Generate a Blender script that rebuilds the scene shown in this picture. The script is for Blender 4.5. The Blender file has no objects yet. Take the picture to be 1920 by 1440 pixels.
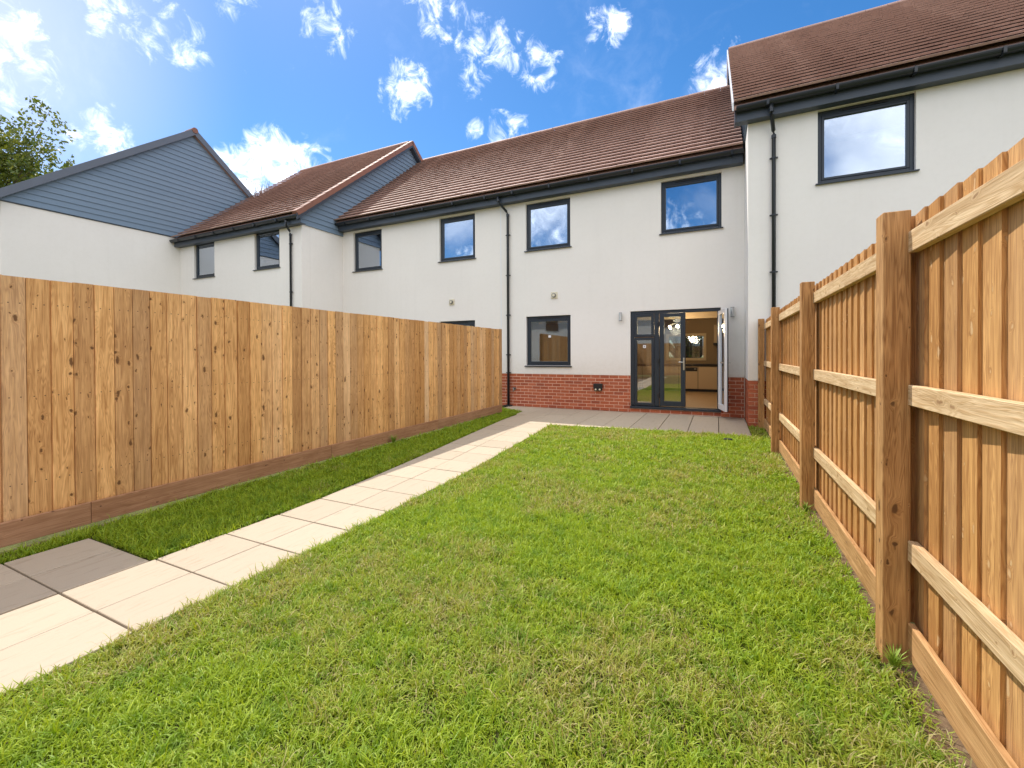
import bpy, math, random
import numpy as np
from mathutils import Vector, Matrix
random.seed(7); rng = np.random.default_rng(7)
R = math.radians
scene = bpy.context.scene
COL = scene.collection

# ------------------------------------------------------------------ camera
cam_d = bpy.data.cameras.new('camera'); cam = bpy.data.objects.new('camera', cam_d); COL.objects.link(cam)
yaw, pit, rol = R(25.4433), R(0.4081), R(-0.2454)
fw = Vector((-math.sin(yaw)*math.cos(pit), math.cos(yaw)*math.cos(pit), -math.sin(pit)))
rt = Vector((math.cos(yaw), math.sin(yaw), 0)); up = rt.cross(fw)
r2 = rt*math.cos(rol)+up*math.sin(rol); u2 = -rt*math.sin(rol)+up*math.cos(rol)
M = Matrix((r2, u2, -fw)).transposed().to_4x4(); M.translation = Vector((0, 0, 1.4))
cam.matrix_world = M
cam_d.sensor_width = 36; cam_d.lens = 811.385/1920*36; cam_d.shift_y = -50.32/1920
cam_d.clip_start = .05; cam_d.clip_end = 500
scene.camera = cam
scene.view_settings.view_transform = 'Standard'; scene.view_settings.look = 'None'
scene.view_settings.gamma = 1; scene.view_settings.use_curve_mapping = False
scene.view_settings.exposure = 1.33

# ------------------------------------------------------------------ sun and sky
SUN_AZ, SUN_EL = R(-61), R(56)          # azimuth from +Y towards -X
sd = Vector((math.sin(SUN_AZ)*math.cos(SUN_EL), math.cos(SUN_AZ)*math.cos(SUN_EL), math.sin(SUN_EL)))
sl = bpy.data.lights.new('sun', 'SUN'); sl.energy = 2.0; sl.angle = R(.6); sl.color = (1, .94, .84)
so = bpy.data.objects.new('sun', sl); COL.objects.link(so)
so.rotation_euler = (-sd).to_track_quat('-Z', 'Y').to_euler(); so.location = (0, 0, 30)

W = bpy.data.worlds.new('World'); scene.world = W; W.use_nodes = True
wt = W.node_tree; wt.nodes.clear()
def N(t, typ, **k):
    n = t.nodes.new(typ)
    for a, b in k.items():
        if a.startswith('i_'): n.inputs[a[2:].replace('_', ' ')].default_value = b
        else: setattr(n, a, b)
    return n
def math_n(t, op, a, b=None, c=None, clamp=False):
    n = t.nodes.new('ShaderNodeMath'); n.operation = op; n.use_clamp = clamp
    for i, v in enumerate((a, b, c)):
        if v is None: continue
        if isinstance(v, (int, float)): n.inputs[i].default_value = v
        else: t.links.new(v, n.inputs[i])
    return n.outputs[0]
def vmath(t, op, a, b=None):
    n = t.nodes.new('ShaderNodeVectorMath'); n.operation = op
    for i, v in enumerate((a, b)):
        if v is None: continue
        if isinstance(v, (tuple, list)): n.inputs[i].default_value = v
        else: t.links.new(v, n.inputs[i])
    return n.outputs['Value'] if op in ('DOT_PRODUCT', 'LENGTH', 'DISTANCE') else n.outputs[0]
def mapr(t, v, a, b, c=0., d=1., smooth=True):
    n = t.nodes.new('ShaderNodeMapRange'); n.interpolation_type = 'SMOOTHSTEP' if smooth else 'LINEAR'
    n.inputs[1].default_value = a; n.inputs[2].default_value = b; n.inputs[3].default_value = c; n.inputs[4].default_value = d
    t.links.new(v, n.inputs[0]); return n.outputs[0]
def mixc(t, f, a, b, blend='MIX'):
    n = t.nodes.new('ShaderNodeMix'); n.data_type = 'RGBA'; n.blend_type = blend
    for i, v in ((0, f), (6, a), (7, b)):
        if isinstance(v, (int, float)): n.inputs[i].default_value = v
        elif isinstance(v, (tuple, list)): n.inputs[i].default_value = (*v, 1) if len(v) == 3 else v
        else: t.links.new(v, n.inputs[i])
    return n.outputs[2]
def noise(t, vec, scale, detail=3, rough=.5, dist=0.):
    n = t.nodes.new('ShaderNodeTexNoise'); n.inputs['Scale'].default_value = scale
    n.inputs['Detail'].default_value = detail; n.inputs['Roughness'].default_value = rough; n.inputs['Distortion'].default_value = dist
    if vec is not None: t.links.new(vec, n.inputs['Vector'])
    return n
sky = N(wt, 'ShaderNodeTexSky', sky_type='NISHITA', sun_disc=False, sun_elevation=SUN_EL, sun_rotation=SUN_AZ)
sky.altitude = 0; sky.air_density = 1.0; sky.dust_density = .3; sky.ozone_density = 3.5
hs = N(wt, 'ShaderNodeHueSaturation'); hs.inputs['Saturation'].default_value = 1.3; hs.inputs['Value'].default_value = .55
wt.links.new(sky.outputs[0], hs.inputs['Color'])
tc = N(wt, 'ShaderNodeTexCoord'); dirv = tc.outputs['Generated']
# fair-weather clouds: (direction, angular radius in degrees, weight)
CL = [((-.867,.237,.437),3.4,.95),((-.889,.247,.385),3.2,.95),((-.78,.368,.505),3.3,.8),((-.769,.407,.493),2.8,.8),((-.803,.31,.51),3.2,.85),
      ((-.873,.339,.349),3.2,.95),((-.755,.554,.35),5.2,1.3),((-.79,.515,.335),4.2,1.2),((-.72,.59,.372),3.6,1.1),
      ((-.615,.544,.57),3.4,.85),((-.543,.668,.508),3.6,.95),((-.468,.636,.613),2.9,.85),((-.427,.677,.599),2.8,.8),((-.382,.716,.585),3.6,.95),
      ((-.412,.729,.547),2.8,.8),((-.342,.748,.569),2.8,.8),((-.311,.777,.547),3.2,.9),((-.179,.786,.591),2.8,.85),((.004,.866,.5),3.6,1.0),
      ((-.392,.803,.449),3.6,.95),((-.448,.768,.458),1.8,.9),((-.438,.733,.521),2.2,.8),((-.868,.262,.421),2.2,.85),((-.69,.43,.585),3.5,.6)]
rs = random.Random(3)
for _ in range(95):                       # clouds over the unseen rest of the sky, enlarged to raise ambient light
    a = rs.uniform(40, 258); e = rs.uniform(6, 80)
    a = R(a); e = R(e)
    CL.append(((math.sin(a)*math.cos(e), math.cos(a)*math.cos(e), math.sin(e)), rs.uniform(3.5, 11), rs.uniform(.85, 1.2)))
acc = None
for d, rad, w in CL:
    d = Vector(d).normalized()
    dp = vmath(wt, 'DOT_PRODUCT', dirv, tuple(d))
    s = mapr(wt, dp, math.cos(R(rad*1.15)), math.cos(R(rad*.1)), 0, w)
    acc = s if acc is None else math_n(wt, 'MAXIMUM', acc, s)
nz = noise(wt, dirv, 26, 12, .66, .6)
nz2 = noise(wt, dirv, 4.0, 5, .5)
v = math_n(wt, 'ADD', math_n(wt, 'MULTIPLY', acc, .30), math_n(wt, 'MULTIPLY', nz.outputs[0], 1.0))
v = math_n(wt, 'ADD', v, math_n(wt, 'MULTIPLY', nz2.outputs[0], .25))
cm = math_n(wt, 'POWER', mapr(wt, v, .80, 1.13, 0, 1, False), 1.7)
wisp = mapr(wt, math_n(wt, 'ADD', nz2.outputs[0], math_n(wt, 'MULTIPLY', nz.outputs[0], .5)), .80, 1.05, 0, .02)
cm = math_n(wt, 'MAXIMUM', cm, wisp)
cloudcol = mixc(wt, mapr(wt, nz2.outputs[0], .35, .65), (7.5, 7.7, 8.2), (11, 10.9, 10.8))
# broad thin southern cloud, mirrored in the upper windows, added off-frame for ambient fill
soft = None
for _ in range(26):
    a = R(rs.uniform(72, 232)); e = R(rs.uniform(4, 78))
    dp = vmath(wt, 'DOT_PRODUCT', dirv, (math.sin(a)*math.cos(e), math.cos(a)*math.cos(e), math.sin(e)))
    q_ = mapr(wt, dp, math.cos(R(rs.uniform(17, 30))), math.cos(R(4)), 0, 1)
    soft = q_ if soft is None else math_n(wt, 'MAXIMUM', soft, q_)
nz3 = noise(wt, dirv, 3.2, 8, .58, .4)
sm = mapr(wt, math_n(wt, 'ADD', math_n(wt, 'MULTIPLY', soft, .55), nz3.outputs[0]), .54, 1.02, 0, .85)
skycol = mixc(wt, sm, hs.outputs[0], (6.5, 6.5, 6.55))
dp = vmath(wt, 'DOT_PRODUCT', dirv, tuple(Vector((-.885, .155, .44)).normalized()))   # sun glow painted into the sky colour towards the upper left
skycol = mixc(wt, math_n(wt, 'MULTIPLY', math_n(wt, 'POWER', mapr(wt, dp, math.cos(R(22)), 1.0, 0, 1.0, False), 2.0), .62), skycol, (3.6, 3.75, 4.6))
skycol = mixc(wt, cm, skycol, cloudcol)
bg = N(wt, 'ShaderNodeBackground'); bg.inputs[1].default_value = .125
wo = N(wt, 'ShaderNodeOutputWorld')
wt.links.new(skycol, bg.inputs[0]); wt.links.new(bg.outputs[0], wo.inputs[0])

# ------------------------------------------------------------------ materials
def mat(name):
    m = bpy.data.materials.new(name); m.use_nodes = True
    t = m.node_tree; b = t.nodes['Principled BSDF']; return m, t, b
def lk(t, a, b): t.links.new(a, b)
def bump(t, b, h, strength=.3, dist=.01):
    n = t.nodes.new('ShaderNodeBump'); n.inputs['Strength'].default_value = strength; n.inputs['Distance'].default_value = dist
    lk(t, h, n.inputs['Height']); lk(t, n.outputs[0], b.inputs['Normal'])
def simple(name, col, rough=.5, metal=0., var=.0, spec=.5, scale=30, bmp=0):
    m, t, b = mat(name)
    b.inputs['Roughness'].default_value = rough; b.inputs['Metallic'].default_value = metal
    b.inputs['Specular IOR Level'].default_value = spec
    g = N(t, 'ShaderNodeNewGeometry')
    n = noise(t, g.outputs['Position'], scale, 4, .6)
    c2 = tuple(x*(1-var) for x in col); c1 = tuple(min(1, x*(1+var)) for x in col)
    lk(t, mixc(t, n.outputs[0], c1, c2), b.inputs['Base Color'])
    if bmp: bump(t, b, n.outputs[0], .4, bmp)
    return m
def rand_out(t): return N(t, 'ShaderNodeObjectInfo').outputs['Random']

def wood(name, light, dark, knotcol, tone=.25, knots=1.0, rough=.72, nails=None, greying=.12):
    """timber with its grain along local Z"""
    m, t, b = mat(name)
    o = N(t, 'ShaderNodeTexCoord').outputs['Object']
    rnd = rand_out(t)
    sx = N(t, 'ShaderNodeSeparateXYZ'); lk(t, o, sx.inputs[0])
    u = math_n(t, 'ADD', sx.outputs[0], math_n(t, 'MULTIPLY', sx.outputs[1], 1.0))
    off = math_n(t, 'MULTIPLY', rnd, 57.3)
    cu = math_n(t, 'ADD', u, off)
    cv = math_n(t, 'ADD', sx.outputs[2], math_n(t, 'MULTIPLY', rnd, 113.7))
    # knots : 2D voronoi, cells .11 x .30
    dn = noise(t, o, 38, 2, .5); dn2 = noise(t, o, 14, 2, .5)
    du = math_n(t, 'MULTIPLY', math_n(t, 'SUBTRACT', dn.outputs[0], .5), .015); dv_ = math_n(t, 'MULTIPLY', math_n(t, 'SUBTRACT', dn2.outputs[0], .5), .10)
    kv = N(t, 'ShaderNodeCombineXYZ'); lk(t, math_n(t, 'MULTIPLY', math_n(t, 'ADD', cu, du), 11.0), kv.inputs[0]); lk(t, math_n(t, 'MULTIPLY', math_n(t, 'ADD', cv, dv_), 6.5), kv.inputs[1])
    vo = N(t, 'ShaderNodeTexVoronoi', voronoi_dimensions='2D'); vo.inputs['Scale'].default_value = 1.0
    lk(t, kv.outputs[0], vo.inputs['Vector'])
    kd = vo.outputs['Distance']
    sel = N(t, 'ShaderNodeSeparateColor'); lk(t, vo.outputs['Color'], sel.inputs[0])
    size = math_n(t, 'MULTIPLY', mapr(t, math_n(t, 'POWER', sel.outputs[0], 2.4), .05, 1.0, .0, 1.0, False), .20*knots)
    km = math_n(t, 'SUBTRACT', 1.0, math_n(t, 'DIVIDE', kd, math_n(t, 'ADD', size, .002)), clamp=True)
    kmask = mapr(t, km, .0, .55)
    halo = mapr(t, math_n(t, 'SUBTRACT', 1.0, math_n(t, 'DIVIDE', kd, math_n(t, 'ADD', math_n(t, 'MULTIPLY', size, 2.6), .002)), clamp=True), 0, 1)
    # grain : stretched noise, bent round the knots
    warp = math_n(t, 'MULTIPLY', halo, .035)
    gv = N(t, 'ShaderNodeCombineXYZ'); lk(t, math_n(t, 'ADD', cu, warp), gv.inputs[0]); lk(t, math_n(t, 'MULTIPLY', cv, .055), gv.inputs[1]); lk(t, off, gv.inputs[2])
    n1 = noise(t, gv.outputs[0], 60, 4, .6, .6)
    n2 = noise(t, gv.outputs[0], 16, 2, .5, 1.2)
    n3 = noise(t, o, 3.0, 3, .6)
    n4 = noise(t, gv.outputs[0], 27, 3, .55)
    rings = math_n(t, 'ABSOLUTE', math_n(t, 'SINE', math_n(t, 'MULTIPLY', n2.outputs[0], 46.0)))
    g = math_n(t, 'ADD', math_n(t, 'MULTIPLY', mapr(t, n1.outputs[0], .32, .68), .55), math_n(t, 'MULTIPLY', math_n(t, 'POWER', rings, 3.0), .45), clamp=True)
    col = mixc(t, g, light, dark)
    r2_ = N(t, 'ShaderNodeTexWhiteNoise', noise_dimensions='1D'); lk(t, math_n(t, 'MULTIPLY', rnd, 91.7), r2_.inputs['W'])
    grey = tuple(sum(light)/3*k for k in (1.12, .98, .78))
    col = mixc(t, math_n(t, 'MULTIPLY', math_n(t, 'POWER', r2_.outputs['Value'], 2.0), greying), col, grey)
    # tone of the piece as a whole, and blotches
    tn = math_n(t, 'ADD', math_n(t, 'MULTIPLY', rnd, tone*2), 1-tone)
    tn = math_n(t, 'MULTIPLY', tn, mapr(t, n3.outputs[0], .25, .75, .84, 1.14, False))
    tn = math_n(t, 'MULTIPLY', tn, mapr(t, n4.outputs[0], .3, .7, .80, 1.10, False))
    tv = N(t, 'ShaderNodeCombineXYZ')
    for i in range(3): lk(t, math_n(t, 'POWER', tn, (.8, 1.0, 1.25)[i]), tv.inputs[i])
    col = mixc(t, 1.0, col, tv.outputs[0], 'MULTIPLY')
    col = mixc(t, math_n(t, 'MULTIPLY', halo, .30), col, dark)
    col = mixc(t, math_n(t, 'MULTIPLY', kmask, .85), col, knotcol)
    if nails:
        dz = None
        for z_ in nails:
            q = math_n(t, 'ABSOLUTE', math_n(t, 'SUBTRACT', sx.outputs[2], z_)); dz = q if dz is None else math_n(t, 'MINIMUM', dz, q)
        dx = math_n(t, 'ABSOLUTE', math_n(t, 'SUBTRACT', math_n(t, 'ABSOLUTE', math_n(t, 'SUBTRACT', sx.outputs[0], .066)), .03))
        dd = math_n(t, 'SQRT', math_n(t, 'ADD', math_n(t, 'POWER', dz, 2.0), math_n(t, 'POWER', dx, 2.0)))
        col = mixc(t, mapr(t, dd, .006, .003, 0, .85), col, (.05, .035, .025))
    lk(t, col, b.inputs['Base Color']); b.inputs['Roughness'].default_value = rough
    b.inputs['Specular IOR Level'].default_value = .3
    bump(t, b, math_n(t, 'ADD', n1.outputs[0], math_n(t, 'MULTIPLY', g, .5)), .35, .004)
    return m
M_wL = wood('fence_timber', (.86, .495, .20), (.48, .225, .07), (.10, .04, .014),   .27, 1.05, nails=(.295, .945, 1.645), greying=.30)
M_wR = wood('slat_timber', (.66, .36, .125), (.34, .15, .042), (.62, .42, .22), .16, .8)
M_rail = wood('rail_timber', (.74, .55, .33), (.47, .29, .13), (.30, .17, .08), .07, .75)
M_post = wood('post_timber', (.60, .335, .135), (.28, .13, .042), (.10, .045, .018), .07, .8)
M_grav = wood('gravel_board_timber', (.52, .29, .165), (.36, .18, .095), (.10, .045, .025), .1, .6)
M_gravR = wood('pale_gravel_board_timber', (.62, .37, .17), (.36, .19, .07), (.2, .1, .05), .07, .5)

def render_mat():
    m, t, b = mat('white_render')
    g = N(t, 'ShaderNodeNewGeometry')
    a = noise(t, g.outputs['Position'], .7, 4, .55); f = noise(t, g.outputs['Position'], 190, 3, .7); m2 = noise(t, g.outputs['Position'], 11, 4, .6)
    c = mixc(t, mapr(t, a.outputs[0], .35, .7), (.86, .825, .785), (.835, .80, .76))
    c = mixc(t, mapr(t, m2.outputs[0], .4, .75, 0, .10), c, (.70, .66, .60))
    mp = N(t, 'ShaderNodeMapping'); mp.inputs['Scale'].default_value = (5, 5, .35); lk(t, g.outputs['Position'], mp.inputs[0])
    st = noise(t, mp.outputs[0], 1.2, 5, .65); c = mixc(t, mapr(t, st.outputs[0], 0.48, .75, 0, .08), c, (.64, .61, .56))
    sz = N(t, 'ShaderNodeSeparateXYZ'); lk(t, g.outputs['Position'], sz.inputs[0])
    c = mixc(t, math_n(t, 'MULTIPLY', mapr(t, sz.outputs[2], 1.5, .85, 0, .5), m2.outputs[0]), c, (.62, .55, .46))
    lk(t, c, b.inputs['Base Color']); b.inputs['Roughness'].default_value = .9; b.inputs['Specular IOR Level'].default_value = .15
    bump(t, b, math_n(t, 'ADD', f.outputs[0], math_n(t, 'MULTIPLY', m2.outputs[0], .6)), .35, .004)
    return m
M_render = render_mat()
def brick_mat():
    m, t, b = mat('red_brick'); rnd = rand_out(t); o = N(t, 'ShaderNodeNewGeometry').outputs['Position']
    n = noise(t, o, 45, 4, .65); n2 = noise(t, o, 9, 3, .6)
    r = N(t, 'ShaderNodeValToRGB'); lk(t, rnd, r.inputs[0])
    e = r.color_ramp.elements; e[0].color = (.33, .085, .045, 1); e[1].color = (.55, .17, .085, 1)
    for p, c in ((.3, (.45, .12, .055, 1)), (.6, (.50, .14, .065, 1)), (.8, (.40, .10, .05, 1))):
        x = e.new(p); x.color = c
    c = mixc(t, mapr(t, n.outputs[0], .35, .75, 0, .45), r.outputs[0], (.20, .065, .04))
    c = mixc(t, mapr(t, n2.outputs[0], .55, .8, 0, .35), c, (.50, .26, .18))
    lk(t, c, b.inputs['Base Color']); b.inputs['Roughness'].default_value = .85; b.inputs['Specular IOR Level'].default_value = .2
    bump(t, b, n.outputs[0], .5, .004); return m
M_brick = brick_mat()
M_mortar = simple('mortar', (.86, .66, .52), .95, var=.18, spec=.1, scale=60, bmp=.004)
def tile_mat(name, a_, b_, c_):
    m, t, b = mat(name); g = N(t, 'ShaderNodeNewGeometry')
    r = N(t, 'ShaderNodeValToRGB'); lk(t, g.outputs['Random Per Island'], r.inputs[0])
    e = r.color_ramp.elements; e[0].color = (*a_, 1); e[1].color = (*b_, 1); x = e.new(.93); x.color = (*tuple((p+q)/2 for p, q in zip(a_, b_)), 1)
    n = noise(t, g.outputs['Position'], 25, 5, .65); n2 = noise(t, g.outputs['Position'], 1.3, 4, .6)
    c = mixc(t, mapr(t, n.outputs[0], .4, .8, 0, .5), r.outputs[0], c_)
    c = mixc(t, mapr(t, n2.outputs[0], .45, .75, 0, .35), c, c_)
    lk(t, c, b.inputs['Base Color']); b.inputs['Roughness'].default_value = .62; b.inputs['Specular IOR Level'].default_value = .45
    bump(t, b, n.outputs[0], .3, .003); return m
M_tile = tile_mat('roof_tile', (.36, .215, .17), (.45, .29, .235), (.24, .145, .12))
M_ridge = tile_mat('red_ridge_tile', (.25, .11, .075), (.31, .14, .095), (.18, .085, .06))
M_dark = simple('anthracite_frame', (.018, .027, .040), .38, var=.12, scale=5)
M_gut = simple('black_gutter_plastic', (.014, .018, .024), .33, var=.15, scale=6)
M_fascia = simple('slate_blue_fascia', (.048, .062, .085), .45, var=.1, scale=4)
M_barge = simple('grey_bargeboard', (.115, .135, .175), .5, var=.08, scale=4)
def clad_mat():
    m, t, b = mat('blue_grey_cladding'); rnd = rand_out(t); g = N(t, 'ShaderNodeNewGeometry')
    mp = N(t, 'ShaderNodeMapping'); mp.inputs['Scale'].default_value = (1, 1, 12); lk(t, g.outputs['Position'], mp.inputs[0])
    n = noise(t, mp.outputs[0], 7, 4, .6)
    c = mixc(t, math_n(t, 'MULTIPLY', rnd, .6), (.17, .24, .33), (.20, .27, .36))
    c = mixc(t, mapr(t, n.outputs[0], .35, .7, 0, .35), c, (.135, .205, .295))
    lk(t, c, b.inputs['Base Color']); b.inputs['Roughness'].default_value = .6; bump(t, b, n.outputs[0], .25, .004); return m
M_clad = clad_mat()
M_upvc = simple('white_upvc', (.80, .81, .84), .3, var=.02)
M_steel = simple('brushed_steel', (.62, .62, .60), .28, .9, var=.1)
M_dsteel = simple('grey_metal', (.22, .22, .22), .35, .7, var=.15)
M_cream = simple('cream_vent_plastic', (.72, .66, .50), .5, var=.08)
M_black = simple('black_plastic', (.012, .012, .014), .4, var=.1)
def slab_mat():
    m, t, b = mat('cream_stone_slab'); rnd = rand_out(t); g = N(t, 'ShaderNodeNewGeometry')
    mp = N(t, 'ShaderNodeMapping'); mp.inputs['Scale'].default_value = (1.0, .16, 1); mp.inputs['Rotation'].default_value = (0, 0, R(-4)); lk(t, g.outputs['Position'], mp.inputs[0])
    n = noise(t, mp.outputs[0], 26, 6, .65, .8); n2 = noise(t, g.outputs['Position'], 2.2, 4, .6); n3 = noise(t, g.outputs['Position'], 140, 3, .6)
    c = mixc(t, rnd, (.49, .41, .31), (.435, .36, .272))
    c = mixc(t, mapr(t, n.outputs[0], .52, .74, 0, .55), c, (.32, .25, .175))
    c = mixc(t, mapr(t, n2.outputs[0], .45, .75, 0, .3), c, (.47, .39, .295))
    c = mixc(t, mapr(t, n3.outputs[0], .6, .8, 0, .25), c, (.34, .28, .21))
    lk(t, c, b.inputs['Base Color']); b.inputs['Roughness'].default_value = .8; b.inputs['Specular IOR Level'].default_value = .25
    bump(t, b, math_n(t, 'ADD', n.outputs[0], math_n(t, 'MULTIPLY', n3.outputs[0], .3)), .5, .006); return m
M_slab = slab_mat()
def soil_mat(name, a, b2):
    m, t, b = mat(name); g = N(t, 'ShaderNodeNewGeometry')
    n = noise(t, g.outputs['Position'], 30, 6, .7); n2 = noise(t, g.outputs['Position'], 3, 4, .6)
    c = mixc(t, mapr(t, n.outputs[0], .3, .7), a, b2); c = mixc(t, mapr(t, n2.outputs[0], .4, .7, 0, .5), c, tuple(x*1.25 for x in b2))
    lk(t, c, b.inputs['Base Color']); b.inputs['Roughness'].default_value = .95; b.inputs['Specular IOR Level'].default_value = .1
    bump(t, b, n.outputs[0], .8, .03); return m
M_soil = soil_mat('turf_soil', (.045, .045, .018), (.10, .10, .035))
M_ground = soil_mat('garden_ground', (.07, .075, .03), (.14, .15, .05))
M_dirt = soil_mat('pale_dry_soil', (.13, .09, .055), (.30, .21, .12))
def glass_mat(name, base=.16, tint=(.80, .85, .86), refl=(.93, .96, 1)):
    m, t, b = mat(name); t.nodes.remove(b); out = t.nodes['Material Output']
    tr = N(t, 'ShaderNodeBsdfTransparent'); tr.inputs[0].default_value = (*tint, 1)
    gl = N(t, 'ShaderNodeBsdfGlossy'); gl.inputs['Roughness'].default_value = .0; gl.inputs['Color'].default_value = (*refl, 1)
    fr = N(t, 'ShaderNodeFresnel'); fr.inputs['IOR'].default_value = 1.52
    g = N(t, 'ShaderNodeNewGeometry'); nz_ = noise(t, g.outputs['Position'], 1.6, 1, .4)
    bp = N(t, 'ShaderNodeBump'); bp.inputs['Strength'].default_value = .05; bp.inputs['Distance'].default_value = .02; lk(t, nz_.outputs[0], bp.inputs['Height']); lk(t, bp.outputs[0], gl.inputs['Normal'])
    f = math_n(t, 'ADD', math_n(t, 'MULTIPLY', fr.outputs[0], 1.3), base, clamp=True)
    mx = N(t, 'ShaderNodeMixShader'); lk(t, f, mx.inputs[0]); lk(t, tr.outputs[0], mx.inputs[1]); lk(t, gl.outputs[0], mx.inputs[2])
    lk(t, mx.outputs[0], out.inputs[0]); return m
M_glass = glass_mat('coated_window_glass', .46, refl=(.80, .88, 1.0))
M_glassG = glass_mat('clear_door_glass', .12)
M_room = simple('room_paint', (.40, .31, .21), .8, var=.03, scale=2)
M_roomd = simple('upstairs_room_paint', (.45, .45, .45), .9, var=.03, scale=2)
M_floor = simple('pale_wood_floor', (.50, .36, .22), .35, var=.15, scale=6)
M_shadow_gap = simple('shadow_gap_brown', (.10, .07, .045), .6, var=.1)
M_cab = simple('cream_kitchen_unit', (.66, .54, .38), .45, var=.03)
M_oak = simple('cream_window_board', (.85, .72, .5), .5, var=.04)
M_ceil = simple('ceiling_paint', (.72, .6, .45), .9, var=.02)
def emit(name, col, s):
    m, t, b = mat(name); b.inputs['Emission Color'].default_value = (*col, 1); b.inputs['Emission Strength'].default_value = s; b.inputs['Base Color'].default_value = (*col, 1); return m
M_bulb = emit('lit_bulb', (1, .78, .45), 25)

# ------------------------------------------------------------------ mesh helpers
class MB:
    def __init__(s): s.v = []; s.f = []
    def quad(s, a, b, c, d):
        n = len(s.v); s.v += [tuple(a), tuple(b), tuple(c), tuple(d)]; s.f.append((n, n+1, n+2, n+3)); return s
    def poly(s, pts):
        n = len(s.v); s.v += [tuple(p) for p in pts]; s.f.append(tuple(range(n, n+len(pts)))); return s
    def hexa(s, p):       # 8 points: bottom 4 ccw, top 4
        n = len(s.v); s.v += [tuple(q) for q in p]
        for f in ((0, 3, 2, 1), (4, 5, 6, 7), (0, 1, 5, 4), (1, 2, 6, 5), (2, 3, 7, 6), (3, 0, 4, 7)): s.f.append(tuple(n+i for i in f))
        return s
    def box(s, x0, x1, y0, y1, z0, z1):
        return s.hexa([(x0, y0, z0), (x1, y0, z0), (x1, y1, z0), (x0, y1, z0), (x0, y0, z1), (x1, y0, z1), (x1, y1, z1), (x0, y1, z1)])
    def extr(s, pts, d):  # polygon extruded by vector d
        n = len(s.v); k = len(pts); s.v += [tuple(p) for p in pts]+[tuple(Vector(p)+Vector(d)) for p in pts]
        s.f.append(tuple(range(n+k-1, n-1, -1))); s.f.append(tuple(range(n+k, n+2*k)))
        for i in range(k): j = (i+1) % k; s.f.append((n+i, n+j, n+k+j, n+k+i))
        return s
    def tube(s, pts, r, seg=12, closed_ends=True):
        rings = []; P = [Vector(p) for p in pts]
        for i, p in enumerate(P):
            d = (P[min(i+1, len(P)-1)]-P[max(i-1, 0)]).normalized()
            a = d.orthogonal() if abs(d.z) < .99 else Vector((1, 0, 0))
            a = Vector((0, 0, 1)).cross(d) if abs(d.z) < .95 else Vector((1, 0, 0))
            a.normalize(); b_ = d.cross(a).normalized(); n = len(s.v); rr = r[i] if isinstance(r, (list, tuple)) else r
            for k in range(seg):
                t = 2*math.pi*k/seg; s.v.append(tuple(p+a*rr*math.cos(t)+b_*rr*math.sin(t)))
            rings.append(n)
        for q in range(len(rings)-1):
            for k in range(seg):
                k2 = (k+1) % seg; s.f.append((rings[q]+k, rings[q]+k2, rings[q+1]+k2, rings[q+1]+k))
        if closed_ends:
            s.f.append(tuple(rings[0]+k for k in range(seg-1, -1, -1))); s.f.append(tuple(rings[-1]+k for k in range(seg)))
        return s
    def mesh(s, name, smooth=False):
        me = bpy.data.meshes.new(name); me.from_pydata(s.v, [], s.f); me.update()
        import bmesh
        b = bmesh.new(); b.from_mesh(me); bmesh.ops.recalc_face_normals(b, faces=b.faces); b.to_mesh(me); b.free()
        if smooth: me.shade_smooth()
        return me
def bevel(o, w=.004, seg=2):
    m = o.modifiers.new('bevel', 'BEVEL'); m.width = w; m.segments = seg; m.limit_method = 'ANGLE'; return o
def absloc(o):
    v = Vector((0, 0, 0))
    while o: v = v+o.location; o = o.parent
    return v
def add(name, me, m, parent=None, loc=(0, 0, 0), rot=None, smooth=False):
    """link one mesh; loc is in the world, converted to the parent's frame (parents are unrotated)"""
    if isinstance(me, MB): me = me.mesh(name, smooth)
    if m is not None and not me.materials: me.materials.append(m)
    o = bpy.data.objects.new(name, me); COL.objects.link(o)
    o.location = Vector(loc)-(absloc(parent) if parent else Vector((0, 0, 0)))
    if rot: o.rotation_euler = rot
    if parent: o.parent = parent
    return o
def tag(o, label, cat, group=None):
    o['label'] = label; o['category'] = cat
    if group: o['group'] = group
    return o
def thing(name, label, cat, loc=(0, 0, 0), group=None):
    o = bpy.data.objects.new(name, None); COL.objects.link(o); o.location = loc; return tag(o, label, cat, group)
def wpart(name, mb, m, parent, bev=0, smooth=False):
    """part given in world coordinates: shift mesh into the parent's frame"""
    off = absloc(parent)
    mb.v = [(x-off.x, y-off.y, z-off.z) for x, y, z in mb.v]
    o = add(name, mb, m, None, smooth=smooth); o.parent = parent
    if bev: bevel(o, bev)
    return o
def struct(name, mb, m, loc=(0, 0, 0)):
    o = add(name, mb, m, None, loc); o['kind'] = 'structure'; return o

# ------------------------------------------------------------------ ground
g = MB(); g.quad((-160, -120, -.05), (160, -120, -.05), (160, 220, -.05), (-160, 220, -.05)); struct('ground', g, M_ground)
def interp(tab, y):
    if y <= tab[0][0]: return tab[0][1]
    for (a, b), (c, d) in zip(tab, tab[1:]):
        if y <= c: return b+(d-b)*(y-a)/(c-a)
    return tab[-1][1]
TL = [(.7, -3.515), (1.15, -3.512), (1.6, -3.497), (2.1, -3.492), (2.53, -3.49), (3.0, -3.505), (3.8, -3.583), (5.0, -3.724), (7.0, -4.0), (8.1, -4.13), (9.6, -4.285)]
TR = [(.7, -2.672), (1.16, -2.668), (1.63, -2.652), (2.1, -2.64), (2.54, -2.634), (3.25, -2.665), (4.46, -2.70), (6.2, -2.83), (8.0, -2.99)]
pl = lambda y: interp(TL, y); pr = lambda y: interp(TR, y); pm = lambda y: (pl(y)+pr(y))/2+.008
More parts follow.
